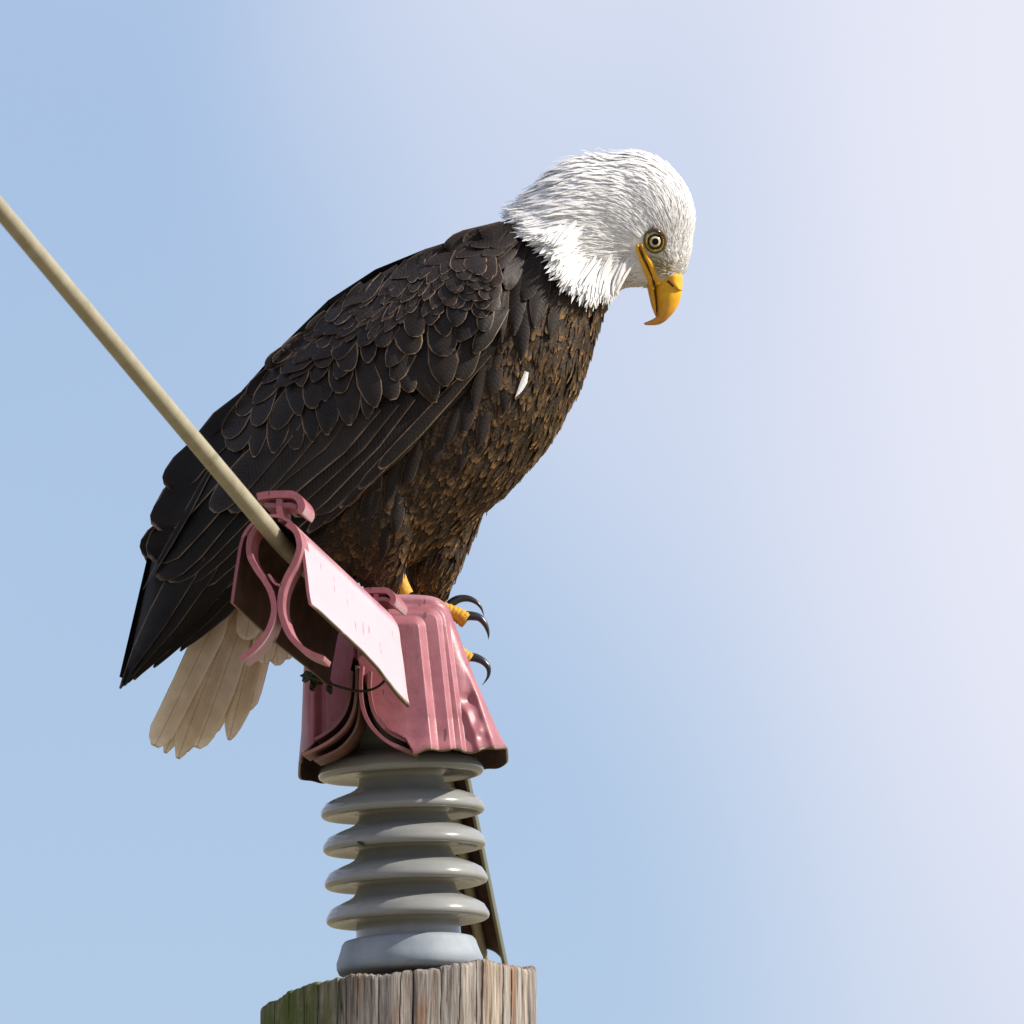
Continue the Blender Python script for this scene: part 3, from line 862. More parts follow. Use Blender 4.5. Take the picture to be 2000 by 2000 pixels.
farV, farF = wing_pad(-1, (-9, -8))
wing2 = mesh_obj('wing', farV, farF, M['flight'], eagle, attrs={'rim': [0.0] * len(farV), 'tone': [0.3] * len(farV)}, uvs=[(0, 0)] * len(farV))
fix_normals(wing2)

bodyF = [tuple(q.vertices) for q in body.data.polygons]
padF = [tuple(q.vertices) for q in wing.data.polygons]
# outward winding in the grid (its handedness is the world's mirrored)
def outward(V, F):
    big = max(F, key=lambda f: -sum(V[i][2] for i in f) / len(f))   # nearest face must look at -d
    a, b, c = (Vector(V[i]) for i in big[:3])
    return F if (b - a).cross(c - a).z < 0 else [tuple(reversed(f)) for f in F]
bodyF = outward(bodyV, bodyF); padF = outward(padV, padF)
bvh_body = BVHTree.FromPolygons(bodyV, bodyF)
bvh_all = BVHTree.FromPolygons(bodyV + padV, bodyF + [tuple(i + len(bodyV) for i in f) for f in padF])
bvh_pad = BVHTree.FromPolygons(padV, padF)
def depth(bvh, x, y):
    h = bvh.ray_cast(Vector((x, y, -2000)), Vector((0, 0, 1)))
    if h[0] is not None: return h[0].z
    p = bvh.find_nearest(Vector((x, y, -60)))[0]
    return p.z

VS = [0, 0.35, 0.63, 0.80, 0.91, 0.965, 1.0]
def prof_round(v):
    b = 0.55 + 0.45 * min(1, v / 0.5)
    if v > 0.66:
        x = (v - 0.66) / 0.34
        b *= math.sqrt(max(0, 1 - 0.95 * x ** 2.1))
    return b
def prof_ogive(v):
    b = 0.5 + 0.5 * min(1, v / 0.45)
    if v > 0.5:
        x = (v - 0.5) / 0.5
        b *= max(0.10, 1 - 0.86 * x ** 1.7)
    return b
def prof_point(v):
    b = 0.52 + 0.48 * min(1, v / 0.5)
    if v > 0.6:
        x = (v - 0.6) / 0.4
        b *= max(0.14, 1 - 0.30 * x - 0.58 * x ** 3)
    return b
def prof_tail(v):
    b = 0.40 + 0.60 * min(1, v / 0.45)
    if v > 0.72:
        x = (v - 0.72) / 0.28
        b *= max(0.12, 1 - 0.22 * x - 0.66 * x ** 3)
    return b
def prof_long(v):
    b = 0.45 + 0.55 * min(1, v / 0.3)
    if v > 0.84:
        x = (v - 0.84) / 0.16
        b *= math.sqrt(max(0, 1 - 0.93 * x ** 2))
    return b
def prof_tip(v):
    b = 0.6 + 0.4 * min(1, v / 0.3)
    if v > 0.45:
        x = (v - 0.45) / 0.55
        b *= max(0.04, 1 - 0.95 * x ** 1.5)
    return b
def prof_hair(v): return max(0.05, (0.7 + 0.3 * min(1, v / 0.4)) * (1 - max(0, (v - 0.45) / 0.55) ** 1.4 * 0.97))

def prof_fringe(v): return max(0.04, min(1, 0.12 + v * 1.6) * (1 - max(0, (v - 0.5) / 0.5) ** 1.5 * 0.97))

def blade(bvh, base, tip, w, prof, l0, l1, bend=0.0, roll=0.0, cup=2.0, rimpx=4.5, vs=VS, sides=2, fixed=None, wave=0.0, tone=0.5):
    """one feather draped over the surface: verts (grid), faces, rim, tone, uv"""
    ax, ay = tip[0] - base[0], tip[1] - base[1]
    L = math.hypot(ax, ay); ax /= L; ay /= L
    nx, ny = -ay, ax
    k = max(0.35, 1 - rimpx / w)
    us = [-1, -k, 0, k, 1] if sides == 2 else [-1, 0, 1]
    V, F, rim, uv = [], [], [], []
    ph = random.uniform(0, 6)
    for v in vs:
        b = bend * L * 4 * v * (1 - v) * 0.25 + bend * L * v * v * 0.3 - bend * L * 0.3 * v
        cx, cy = base[0] + ax * L * v + nx * b, base[1] + ay * L * v + ny * b
        hw = w * prof(v)
        for u in us:
            wv = 1 + wave * math.sin(v * 9 + ph + u) + ((random.uniform(-0.07, 0.05) - (0.16 if random.random() < 0.06 else 0)) if abs(u) == 1 else 0)
            x, y = cx + nx * u * hw * wv, cy + ny * u * hw * wv
            if fixed is None: d = depth(bvh, x, y)
            else: d = lerp(fixed[0], fixed[1], v)
            d -= lerp(l0, l1, v) + cup * (1 - u * u) - roll * u
            V.append((x, y, d))
            rim.append(1.0 if abs(u) == 1 or v == vs[-1] else 0.0)
            uv.append((u * hw / 40, v * L / 40))
    m = len(us)
    for i in range(len(vs) - 1):
        for j in range(m - 1):
            a = i * m + j
            F.append((a, a + 1, a + m + 1, a + m))
    return V, F, rim, [tone] * len(V), uv
def vane_of(nv, us, vs):
    return [max(abs(u), v ** 5) for v in vs for u in us]
def feather(name, mat, parent, *args, **kw):
    V, F, rim, tone, uv = blade(*args, **kw)
    vs = kw.get('vs', VS)
    m = len(V) // len(vs)
    k = max(0.35, 1 - kw.get('rimpx', 4.5) / args[3])
    us = [-1, -k, 0, k, 1] if m == 5 else [-1, 0, 1]
    return mesh_obj(name, V, F, mat, parent, attrs={'rim': rim, 'tone': tone, 'vane': vane_of(len(vs), us, vs)}, uvs=uv)
class Heap:
    def __init__(s): s.V, s.F, s.r, s.t, s.u = [], [], [], [], []
    def add(s, res):
        V, F, r, t, u = res
        o = len(s.V); s.V += V; s.F += [tuple(i + o for i in f) for f in F]; s.r += r; s.t += t; s.u += u
    def build(s, name, mat, parent):
        o = mesh_obj(name, s.V, s.F, mat, parent, attrs={'rim': s.r, 'tone': s.t}, uvs=s.u)
        o['kind'] = 'stuff'
        return o
def tipdir(theta):           # degrees from straight down, positive to the left
    return (-math.sin(R(theta)), math.cos(R(theta)))
def from_tip(tip, theta, L):
    dx, dy = tipdir(theta)
    return (tip[0] - dx * L, tip[1] - dy * L)

J = lambda s: random.uniform(-s, s)
# --- primaries and secondaries (long, dark)
def flight(base, tip, w, l0, l1, prof=prof_long, bend=0.0, parent=wing, name='flight_feather', mat='flight', **kw):
    return feather(name, M[mat], parent, bvh_pad, base, tip, w, prof, l0, l1, bend=bend, roll=kw.pop('roll', 2.5), cup=kw.pop('cup', 2.0), rimpx=5, **kw)
# far wing tips peeping out at the left
for base, tip, w in (((470, 880), (330, 950), 34), ((450, 900), (296, 1108), 40), ((430, 950), (284, 1090), 36), ((430, 1000), (240, 1338), 34)):
    flight(base, tip, w, 0, 0, fixed=(60, 40), parent=wing2, prof=prof_ogive if tip[1] > 1300 else prof_long)
# primaries
for k, (base, tip, w, bend) in enumerate((((560, 1010), (352, 1272), 40, 0.0), ((540, 1000), (300, 1304), 42, 0.02), ((520, 985), (262, 1328), 40, 0.02), ((470, 980), (234, 1345), 40, 0.05), ((430, 1000), (236, 1340), 26, 0.06))):
    flight(base, tip, w, 2 + 2 * k, 4 + 2 * k, prof=prof_tip, bend=bend)
flight((415, 910), (279, 1152), 7, 20, 26, prof=prof_tip, bend=-0.03, name='flight_feather')
# secondaries and tertials
secs = [((735, 880), (420, 1165), 34), ((720, 860), (392, 1150), 36), ((700, 840), (366, 1142), 36), ((670, 820), (345, 1136), 36), ((640, 800), (325, 1132), 38), ((600, 790), (306, 1128), 38),
        ((560, 780), (296, 1094), 40), ((520, 780), (302, 1030), 36), ((500, 760), (326, 952), 32)]
for k, (b, t, w) in enumerate(secs):
    flight(b, t, w, 1 + 2.0 * k, 4 + 2.0 * k, bend=-0.03)
# tertials under the greater coverts: softer brown, visible vanes pointing down-left
ters = [((860, 790), (648, 985), 30, 0.05), ((840, 770), (606, 1000), 32, 0.05), ((800, 770), (570, 1004), 34, 0.04), ((770, 780), (540, 992), 34, 0.04), ((735, 790), (505, 980), 34, 0.03), ((690, 790), (478, 968), 32, 0.0), ((640, 800), (447, 998), 30, 0.0), ((590, 800), (413, 998), 30, 0.0)]
for k, (b, t, w, bend) in enumerate(ters):
    flight(b, t, w, 9 + 2.8 * k, 12 + 2.8 * k, bend=bend, mat='tertial', prof=prof_long if k < 6 else prof_round, name='tertial_feather')
# lower edge of the wing: narrow stacked secondaries
for k, (b, t, w) in enumerate((((900, 740), (600, 1040), 13), ((915, 735), (632, 1022), 11), ((930, 715), (664, 992), 11), ((945, 700), (700, 955), 12), ((955, 690), (740, 915), 14))):
    flight(b, t, w, 8 + 2.4 * k, 12 + 2.4 * k, bend=-0.02, mat='covert', name='flight_feather')

# --- covert rows, lowest first: (tip, theta, half width, length)
G = [((451, 880), 25, 27, 140), ((496, 893), 8, 21, 140), ((533, 885), 12, 23, 140), ((579, 878), -10, 22, 150), ((610, 864), -6, 20, 140), ((639, 850), 0, 26, 150), ((717, 818), 2, 17, 110), ((682, 831), -4, 29, 160), ((768, 781), -12, 25, 150), ((803, 766), -16, 23, 150), ((849, 787), -18, 31, 170), ((897, 742), 18, 24, 120)]
M1 = [((440, 855), 28, 22, 110), ((465, 811), 18, 17, 100), ((497, 831), 22, 19, 110), ((534, 837), 30, 22, 120), ((584, 812), -10, 20, 110), ((610, 798), 0, 21, 110), ((635, 784), -6, 20, 100), ((661, 768), 8, 24, 110), ((733, 796), -14, 25, 130), ((767, 742), 30, 20, 100), ((870, 755), -6, 31, 130), ((925, 690), 34, 20, 110)]
M2 = [((482, 771), 22, 14, 80), ((494, 788), 44, 17, 105), ((588, 755), -6, 20, 90), ((611, 746), 24, 19, 90), ((657, 740), 20, 20, 90), ((678, 725), -2, 24, 100), ((717, 709), 4, 19, 80), ((756, 716), 30, 20, 90), ((804, 692), -8, 28, 110), ((866, 696), -2, 31, 120), ((895, 667), 28, 24, 100), ((944, 647), 10, 18, 80)]
M3 = [((512, 748), 48, 13, 80), ((550, 735), 35, 17, 80), ((592, 704), 24, 20, 80), ((626, 718), 10, 22, 90), ((652, 700), 40, 17, 80), ((700, 676), 38, 19, 85), ((737, 676), 36, 17, 80), ((767, 632), 28, 20, 80), ((812, 658), -4, 23, 90), ((871, 657), -8, 22, 80), ((839, 635), 4, 22, 80), ((890, 638), 6, 23, 85), ((936, 620), 12, 21, 70)]
for li, (row, nm) in enumerate(((G, 'greater_covert'), (M1, 'median_covert'), (M2, 'median_covert'), (M3, 'median_covert'))):
    for k, (tip, th, w, L) in enumerate(row):
        for _ in range(12):
            bb = from_tip(tip, th, L + 12)
            if bvh_pad.ray_cast(Vector((bb[0], bb[1], -2000)), Vector((0, 0, 1)))[0] is not None or tip[0] > 520: break
            th += 4; L -= 3
        feather(nm, M['covert'], wing, bvh_pad, from_tip(tip, th, L), tip, w, prof_round if random.random() < 0.55 else prof_point, 22 + 6 * li + (k % 3) * 1.5, 31 + 6 * li + (k % 3) * 2, bend=J(0.08), roll=J(2.5), cup=3, rimpx=random.uniform(3.2, 6.5))
# --- lesser coverts in overlapping rows
lo = [(0, (962, 612)), (0.15, (900, 606)), (0.3, (822, 622)), (0.45, (742, 655)), (0.6, (662, 680)), (0.8, (570, 700)), (1, (500, 738))]
hi = [(0, (968, 545)), (0.15, (925, 520)), (0.3, (850, 524)), (0.45, (775, 546)), (0.6, (705, 580)), (0.8, (612, 640)), (1, (520, 716))]
thT = [(0, 2), (0.12, 8), (0.3, 30), (0.5, 38), (0.7, 44), (1, 52)]
wT = [(0, 17), (0.2, 17), (0.35, 12), (0.6, 11), (0.8, 13), (1, 11)]
rows = 6
for r in range(rows):
    f = (r + 0.3) / rows
    n = 16
    for k in range(n):
        s = (k + 0.5 * (r % 2) + J(0.22)) / n
        s = max(0, min(1, s))
        tip = V2(interp(lo, s), interp(hi, s), f)
        tip = (tip[0] + J(4), tip[1] + J(5))
        th = interp(thT, s) + J(7)
        w = interp(wT, s) * random.uniform(0.85, 1.2)
        L = interp([(0, 44), (0.25, 52), (0.5, 70), (1, 60)], s)
        feather('lesser_covert', M['lesser'], wing, bvh_all, from_tip(tip, th, L), tip, w, prof_round if s < 0.25 or random.random() < 0.4 else prof_ogive, 44 + 2.2 * r, 52 + 2.2 * r + (k % 2) * 2, bend=J(0.08), roll=J(3), cup=2, rimpx=3.6)
# --- scapulars along the back
scap = []
topL = [(0, (985, 470)), (0.2, (880, 492)), (0.4, (770, 538)), (0.6, (670, 600)), (0.8, (575, 690)), (1, (500, 775))]
thS = [(0, 60), (0.3, 68), (0.5, 62), (0.8, 50), (1, 44)]
for r in range(4):
    n = 9 - r
    for k in range(n):
        s = 0.92 * (k + 0.5 * (r % 2) + 0.3 + J(0.15)) / n
        p = interp(topL, min(1, s))
        off = 34 - 11 * r
        tip = (p[0] + J(6) - 0.45 * off * -1 * 0.4, p[1] + off + J(5))
        th = interp(thS, s) + J(5)
        L = 118 + J(16)
        while L > 45 and white_side(*from_tip(tip, th, L)) > -20: L -= 4
        if L < 60: continue
        feather('scapular_feather', M['mantle'], wing, bvh_all, from_tip(tip, th, L), tip, 18 + J(4), prof_ogive, 30 + 3 * r, 60 + 3 * r, bend=-0.12 + J(0.06), roll=J(3), cup=3, rimpx=3.5)
# --- mantle, shoulder and nape: dark plain feathers under the white ruff
mant = [((905, 474), 70, 20, 120), ((940, 452), 70, 20, 120), ((972, 436), 68, 18, 110), ((868, 482), 70, 18, 120), ((1000, 455), 60, 20, 100), ((960, 482), 55, 20, 110), ((925, 502), 50, 18, 100),
        ((1000, 500), 45, 20, 100), ((962, 532), 36, 19, 110), ((990, 565), 18, 18, 120), ((972, 600), 10, 15, 130), ((1030, 520), 40, 20, 90), ((1022, 585), 16, 22, 120), ((1004, 655), 5, 19, 150), ((980, 668), 3, 12, 150),
        ((1055, 565), 28, 20, 100), ((1045, 640), 10, 20, 130), ((1018, 705), 3, 17, 140), ((1085, 595), 28, 18, 90), ((1075, 660), 16, 18, 110)]
for k, (tip, th, w, L) in enumerate(mant):
    while L > 45 and white_side(*from_tip(tip, th, L)) > -14: L -= 4
    if L < 50 or (L < 90 and tip[1] < 462): continue
    feather('mantle_feather', M['mantle'], body, bvh_all, from_tip(tip, th, L), tip, w, prof_ogive if k % 3 else prof_round, max(2, 40 - max(0, tip[1] - 470) * 0.3 - max(0, tip[0] - 940) * 0.35), max(10, 66 - max(0, tip[1] - 470) * 0.3 - max(0, tip[0] - 940) * 0.35) + (k % 3) * 2, bend=J(0.06), roll=J(3), cup=3, rimpx=3)

# --- breast, belly and thigh plumage: small feathers, uncountable
def in_poly(x, y, poly):
    c = False
    for (x1, y1), (x2, y2) in zip(poly, poly[1:] + poly[:1]):
        if (y1 > y) != (y2 > y) and x < (x2 - x1) * (y - y1) / (y2 - y1) + x1: c = not c
    return c
BREAST = [(1075, 570), (1150, 575), (1185, 600), (1172, 650), (1150, 720), (1120, 790), (1080, 860), (1035, 925), (985, 985), (930, 1050), (905, 1100), (870, 1170), (800, 1170), (745, 1165), (700, 1120), (650, 1060), (640, 1030), (730, 960), (800, 880), (880, 800), (950, 725), (985, 660), (1010, 600)]
def breast_theta(x, y):
    th = interp([(560, 28), (700, 22), (850, 30), (960, 42), (1040, 30), (1100, 12), (1180, 4)], y)
    e = interp([(600, 1180), (800, 1115), (950, 1010), (1050, 930), (1170, 870)], y)
    return th + interp([(0, 6), (60, 0), (300, -14)], e - x)
def sampler(V, F, keep):
    """random points on the skin (area weighted) among faces that keep() accepts"""
    tris, cum, tot = [], [], 0.0
    for f in F:
        for k in range(1, len(f) - 1):
            a, b, c = Vector(V[f[0]]), Vector(V[f[k]]), Vector(V[f[k + 1]])
            m = (a + b + c) / 3
            nn = (b - a).cross(c - a)
            A = nn.length / 2
            if A < 1e-6: continue
            wgt = keep(m, nn.normalized())
            if wgt <= 0: continue
            tot += A * wgt
            tris.append((a, b, c)); cum.append(tot)
    import bisect
    def pick():
        a, b, c = tris[min(len(tris) - 1, bisect.bisect(cum, random.random() * tot))]
        r1, r2 = math.sqrt(random.random()), random.random()
        return a * (1 - r1) + b * (r1 * (1 - r2)) + c * (r1 * r2)
    return pick
def blade3(bvh, P, T, L, w, prof, l0, l1, bend=0.0, cup=1.0, vs=(0, 0.4, 0.75, 1.0), sides=1, tone=0.5, rimpx=3.0, field=None, tipped=False):
    """a feather grown on the skin at P towards T, following the surface"""
    q, n, _, _ = bvh.find_nearest(P)
    k = max(0.3, 1 - rimpx / w)
    us = [-1, -k, 0, k, 1] if sides == 2 else [-1, 0, 1]
    V, F, rim, uv = [], [], [], []
    T = T.copy(); T = (T - n * T.dot(n)).normalized()
    pv = 0
    for v in vs:
        if v > pv:
            q2 = q + T * (L * (v - pv))
            q3, n3, _, dd = bvh.find_nearest(q2)
            n = (n * 0.35 + n3 * 0.65).normalized()
            q = q3
            if field:
                fx, fy = field(q.x, q.y)
                T = (T * 0.45 + Vector((fx, fy, 0)) * 0.55)
            T = (T - n * T.dot(n))
            if T.length < 1e-4: T = Vector((0, 1, 0))
            T.normalize()
            if bend: T = (Matrix.Rotation(bend * (v - pv), 3, n) @ T)
            pv = v
        B = n.cross(T)
        hw = w * prof(v)
        lift = lerp(l0, l1, v)
        for u in us:
            p = q + B * (u * hw) + n * (lift + cup * (1 - u * u))
            V.append(tuple(p)); rim.append((v ** 2.0 * (0.75 + 0.25 * abs(u))) if tipped else (1.0 if abs(u) == 1 or v == vs[-1] else 0.0)); uv.append((u * hw / 40, v * L / 40))
    m = len(us)
    for i in range(len(vs) - 1):
        for jj in range(m - 1):
            a = i * m + jj
            F.append((a, a + 1, a + m + 1, a + m))
    return V, F, rim, [tone] * len(V), uv

heap = Heap()
def keep_breast(m, n):
    if n.z > 0.5 or white_side(m.x, m.y) > 40: return 0
    if m.y < 560 or m.y > 1172: return 0
    if m.y > 930 and m.x < 600: return 0
    if n.z < 0.2 and m.z < 0:
        h = bvh_pad.ray_cast(Vector((m.x, m.y, -2000)), Vector((0, 0, 1)))[0]
        if h is not None and h.z < m.z + 4: return 0
    return 1.0 if n.z < 0.1 else 0.8
pick = sampler(bodyV, bodyF, keep_breast)
cands = [pick() for _ in range(2600)]
cands.sort(key=lambda p: -(p.y * 0.8 - p.x * 0.5))
for i, P in enumerate(cands):
    x, y = P.x, P.y
    th = breast_theta(x, y) + J(13)
    e = interp([(600, 1180), (800, 1115), (950, 1010), (1050, 930), (1170, 870)], y)
    big = interp([(0, 0.7), (80, 0.85), (180, 1.15), (400, 1.25)], e - x)
    leg = y > 1060
    w = random.uniform(5.0, 11.0) * big * (0.7 if leg else 1); L = random.uniform(34, 66) * (0.8 + 0.25 * big)
    sun_gold = random.random() ** 1.15 * interp([(0, 1.0), (120, 0.9), (220, 0.5), (420, 0.35)], e - x)  # buff tips, plus grazing sunlight painted as gold towards the right edge
    dx, dy = tipdir(th)
    heap.add(blade3(bvh_all, P, Vector((dx, dy, 0)), L, w, prof_ogive if random.random() < 0.65 else prof_round, 0.5, 4.5 + (i % 6) * 0.8, bend=J(0.5), cup=1.5, vs=(0, 0.45, 0.75, 0.92, 1.0), sides=2, rimpx=3.0, tone=sun_gold, tipped=True))
heap.build('breast_plumage', M['breast'], body)
# larger soft side feathers that can be told apart
for k, (tip, th, w, L) in enumerate([((958, 772), 12, 17, 90), ((925, 800), 16, 15, 90), ((905, 842), 18, 15, 90), ((985, 806), 6, 15, 80), ((870, 868), 22, 14, 90), ((935, 872), 12, 15, 90), ((845, 905), 20, 14, 80), ((895, 925), 14, 13, 80),
        ((790, 945), 20, 15, 90), ((755, 985), 16, 17, 100), ((715, 1015), 14, 17, 100), ((770, 1045), 8, 15, 90), ((712, 1070), 8, 17, 100), ((745, 1095), 4, 14, 90)]):
    feather('body_feather', M['mantle'], body, bvh_all, from_tip(tip, th, L), tip, w, prof_ogive if k % 2 else prof_round, 2, 10 + (k % 3) * 2, bend=J(0.12), roll=J(3), cup=4, rimpx=4)
feather('white_feather', M['white'], body, bvh_all, (1029, 726), (1006, 776), 6.5, prof_tip, 10, 14, bend=-0.35, tone=1.0)

# --- white head plumage
heap = Heap()
B0 = (1334, 545)
def head_dir(x, y):
    dx, dy = x - B0[0], y - B0[1]
    d = math.hypot(dx, dy) or 1
    v1 = (dx / d, dy / d)
    if y > 500: v2 = (-0.80, 0.58)
    else: v2 = interp([(300, (-0.93, 0.30)), (420, (-0.95, 0.28)), (500, (-0.84, 0.50))], y)
    w = sstep(70, 300, d)
    vx, vy = lerp(v1[0], v2[0], w), lerp(v1[1], v2[1], w)
    L = math.hypot(vx, vy) or 1
    return vx / L, vy / L
GAPE = [(1246, 476), (1252, 493), (1260, 512), (1269, 531), (1276, 549)]
def seg_dist(x, y, poly):
    best = 1e9
    for (x1, y1), (x2, y2) in zip(poly, poly[1:]):
        t = max(0, min(1, ((x - x1) * (x2 - x1) + (y - y1) * (y2 - y1)) / ((x2 - x1) ** 2 + (y2 - y1) ** 2)))
        best = min(best, math.hypot(x - x1 - t * (x2 - x1), y - y1 - t * (y2 - y1)))
    return best
def blocked(res):
    for x, y, d in res[0]:
        if math.hypot((x - 1276.5) / 19, (y - 474) / 21.5) < 1.0: return True
        if seg_dist(x, y, GAPE) < 9.5: return True
        if y > 541 and x > 1280: return True
    return False
lores = Heap()
def keep_head(m, n):
    if white_side(m.x, m.y) < 8: return 0
    return 1.0 if n.z < 0.35 else 0.35
pick = sampler(bodyV, bodyF, keep_head)
cand = [pick() for _ in range(11500)]
cand.sort(key=lambda p: math.hypot(p.x - B0[0], p.y - B0[1]) + J(14), reverse=True)
for i, P in enumerate(cand):
    x, y = P.x, P.y
    d = math.hypot(x - B0[0], y - B0[1])
    vx, vy = head_dir(x, y)
    L = interp([(30, 8), (80, 16), (140, 40), (220, 66), (330, 80)], d) * random.uniform(0.7, 1.25)
    w = interp([(30, 1.1), (100, 1.5), (200, 3.0), (330, 6.4)], d) * random.uniform(0.45, 1.3)
    nape = sstep(150, 260, d) * (1 if y < 420 else 0.35)
    l1 = interp([(30, 2.5), (120, 4), (330, 9)], d) + abs(random.gauss(0, 1)) * (1.2 + 6.0 * nape)
    a = math.atan2(vy, vx) + J(0.13)
    res = blade3(bvh_all, P, Vector((math.cos(a), math.sin(a), 0)), L, w, prof_hair, 0.4, l1, bend=J(0.35), cup=0.5, tone=random.uniform(0.0, 1.0), field=head_dir)
    if blocked(res) or white_side(res[0][-1][0], res[0][-1][1]) < -6 - 16 * random.random() ** 2: continue
    lor = math.hypot((x - 1293) / 24, (y - 512) / 24)
    if lor < 1 and random.random() < 1.25 - lor: lores.add(res)
    else: heap.add(res)
# the ragged lower fringe of the ruff, over the brown mantle
fringe = smooth_line([(1032, 386), (1012, 404), (1005, 427), (1020, 450), (1022, 470), (1052, 484), (1080, 498), (1070, 545), (1097, 564), (1113, 566), (1130, 586), (1150, 572), (1169, 576), (1190, 562)], 5)
for i, p in enumerate(fringe):
    for q in range(9):
        th = math.atan2(0.36, -0.93) if p[1] < 480 else math.atan2(0.66, -0.74)
        if p[0] > 1120: th = math.atan2(0.80, -0.6)
        a = th + J(0.20)
        L = random.uniform(46, 90); w = random.uniform(2.6, 5.6)
        ext = 8 * math.sin(i * 1.7) + 5 * math.sin(i * 0.63 + 1) + J(7)
        tip = (p[0] + math.cos(a) * ext + J(3), p[1] + math.sin(a) * ext + J(3))
        base = (tip[0] - math.cos(a) * L, tip[1] - math.sin(a) * L)
        if bvh_body.ray_cast(Vector((base[0], base[1], -2000)), Vector((0, 0, 1)))[0] is None: continue
        P = Vector((base[0], base[1], depth(bvh_body, *base)))
        res = blade3(bvh_body, P, Vector((math.cos(a), math.sin(a), 0)), L, w, prof_fringe, 1, 22 + J(6) + 0.7 * q, bend=J(0.3), cup=1, vs=(0, 0.3, 0.55, 0.75, 0.9, 1.0), tone=random.uniform(0.0, 1))
        if not blocked(res): heap.add(res)
for i, p in enumerate(fringe):
    if i % 2: continue
    th = math.atan2(0.30, -0.95) if p[1] < 480 else math.atan2(0.68, -0.72)
    if p[0] > 1120: th = math.atan2(0.80, -0.6)
    a = th + J(0.18)
    L = random.uniform(62, 96); w = random.uniform(5.5, 9.5)
    ext = random.choice((0, 4, 12, 20, 26))
    tip = (p[0] + math.cos(a) * ext, p[1] + math.sin(a) * ext)
    base = (tip[0] - math.cos(a) * L, tip[1] - math.sin(a) * L)
    if bvh_body.ray_cast(Vector((base[0], base[1], -2000)), Vector((0, 0, 1)))[0] is None: continue
    res = blade3(bvh_body, Vector((base[0], base[1], depth(bvh_body, *base))), Vector((math.cos(a), math.sin(a), 0)), L, w, prof_fringe, 1, 24 + J(4), bend=J(0.3), cup=1.5, vs=(0, 0.3, 0.55, 0.75, 0.9, 1.0), tone=random.uniform(0.3, 1))
    if not blocked(res): heap.add(res)
lores.build('lore_bristles', M['lore'], body)
heap.build('head_plumage', M['white'], body)

# --- beak
def beak_part(name, st, parent, mat, tones, p=2.2, keel=0.0):
    rings = [ell(a, b, t, 0, n=26, p=p, keel=keel) for a, b, t in st]
    vs, fs = loft(rings)
    tn = []
    for tv in tones: tn += [tv] * 26
    o = mesh_obj(name, vs, fs, mat, parent, attrs={'tone': tn})
    return fix_normals(o)
def dense(st, n=4): 
    flat = [(a[0], a[1], b[0], b[1], t) for a, b, t in st]
    return [((x[0], x[1]), (x[2], x[3]), max(0.4, x[4])) for x in smooth_line(flat, n)]
up = dense([((1258, 505), (1326, 512), 34), ((1266, 524), (1330.5, 530), 32), ((1273, 541), (1332, 547), 29.5), ((1278, 563), (1332, 567), 26), ((1280.5, 585), (1328.5, 586), 21.5), ((1282.5, 604), (1320, 604), 16), ((1282, 617), (1310, 617), 12), ((1277, 622), (1297, 629), 8.5), ((1268, 626.5), (1282, 635), 5), ((1257, 631), (1260, 635), 1.2)])
nb = len(up)
beak = beak_part('beak', up, eagle, M['beak'], [sstep(0.35, 0.75, i / (nb - 1)) for i in range(nb)], keel=0.35)
lowm = dense([((1243, 500), (1258, 508), 36), ((1252, 525), (1267, 527), 30), ((1261, 551), (1276, 549), 24), ((1266.5, 574), (1280, 573), 19), ((1272, 597), (1283, 597), 13), ((1278, 613), (1283, 613), 8), ((1281, 619), (1283, 617), 3)])
beak_part('lower_mandible', lowm, beak, M['beak'], [0.35 + 0.4 * i / (len(lowm) - 1) for i in range(len(lowm))])
# cere: the raised yellow saddle above the hook
cer = dense([((1283, 526), (1331, 524), 31), ((1291, 536), (1333, 538), 32.5), ((1293, 546), (1333.5, 550), 31), ((1304, 556), (1333, 560), 28.5), ((1316, 563), (1332.5, 567), 23)])
beak_part('cere', cer, beak, M['beak'], [0.0] * len(cer), keel=0.3)
def drape_tube(name, line, radii, parent, mat, out=2.0, flat=0.7, bvh=None, n=10, attrs=None):
    pts = smooth_line(line, 5)
    rr = [interp(list(zip([i * 5 for i in range(len(line))], radii)), i) for i in range(len(pts))]
    P = [(x, y, depth(bvh or bvh_body, x, y) - out) for x, y in pts]
    vs, fs = tube(P, rr, n, 1.0)
    o = mesh_obj(name, vs, fs, mat, parent, attrs={'tone': [0.0] * len(vs)})
    return fix_normals(o)
# gape: two yellow lips running back below the eye, dark line between
def lip(name, line, radii, mat, out):
    pts = smooth_line(line, 5)
    m = len(pts) - 1
    rr = [interp([(k * 5, r) for k, r in enumerate(radii)], i) for i in range(m + 1)]
    P = []
    for i, (x, y) in enumerate(pts):
        t = sstep(0.45, 1.0, i / m)
        P.append((x, y, lerp(depth(bvh_body, x, y) - out, -19 - out * 1.25, t)))
    vs, fs = tube(P, rr, 10)
    return fix_normals(mesh_obj(name, vs, fs, mat, beak, attrs={'tone': [0.0] * len(vs)}))
lip('gape', [(1252, 476), (1257, 490), (1264, 505), (1273, 523), (1282, 541), (1287, 556)], [3.0, 4.2, 5.8, 7.5, 9, 7], M['beak'], 3)
lip('gape', [(1245, 478), (1249, 496), (1257, 515), (1265, 535), (1271, 552), (1275, 566)], [3.0, 4.2, 5, 5.4, 5.2, 4], M['beak'], 3)
lip('gape_line', [(1248, 482), (1253, 495), (1261, 511), (1269, 528), (1275, 545), (1278.5, 560)], [1.2, 1.7, 1.7, 1.7, 1.7, 1.4], M['nostril'], 8.5)
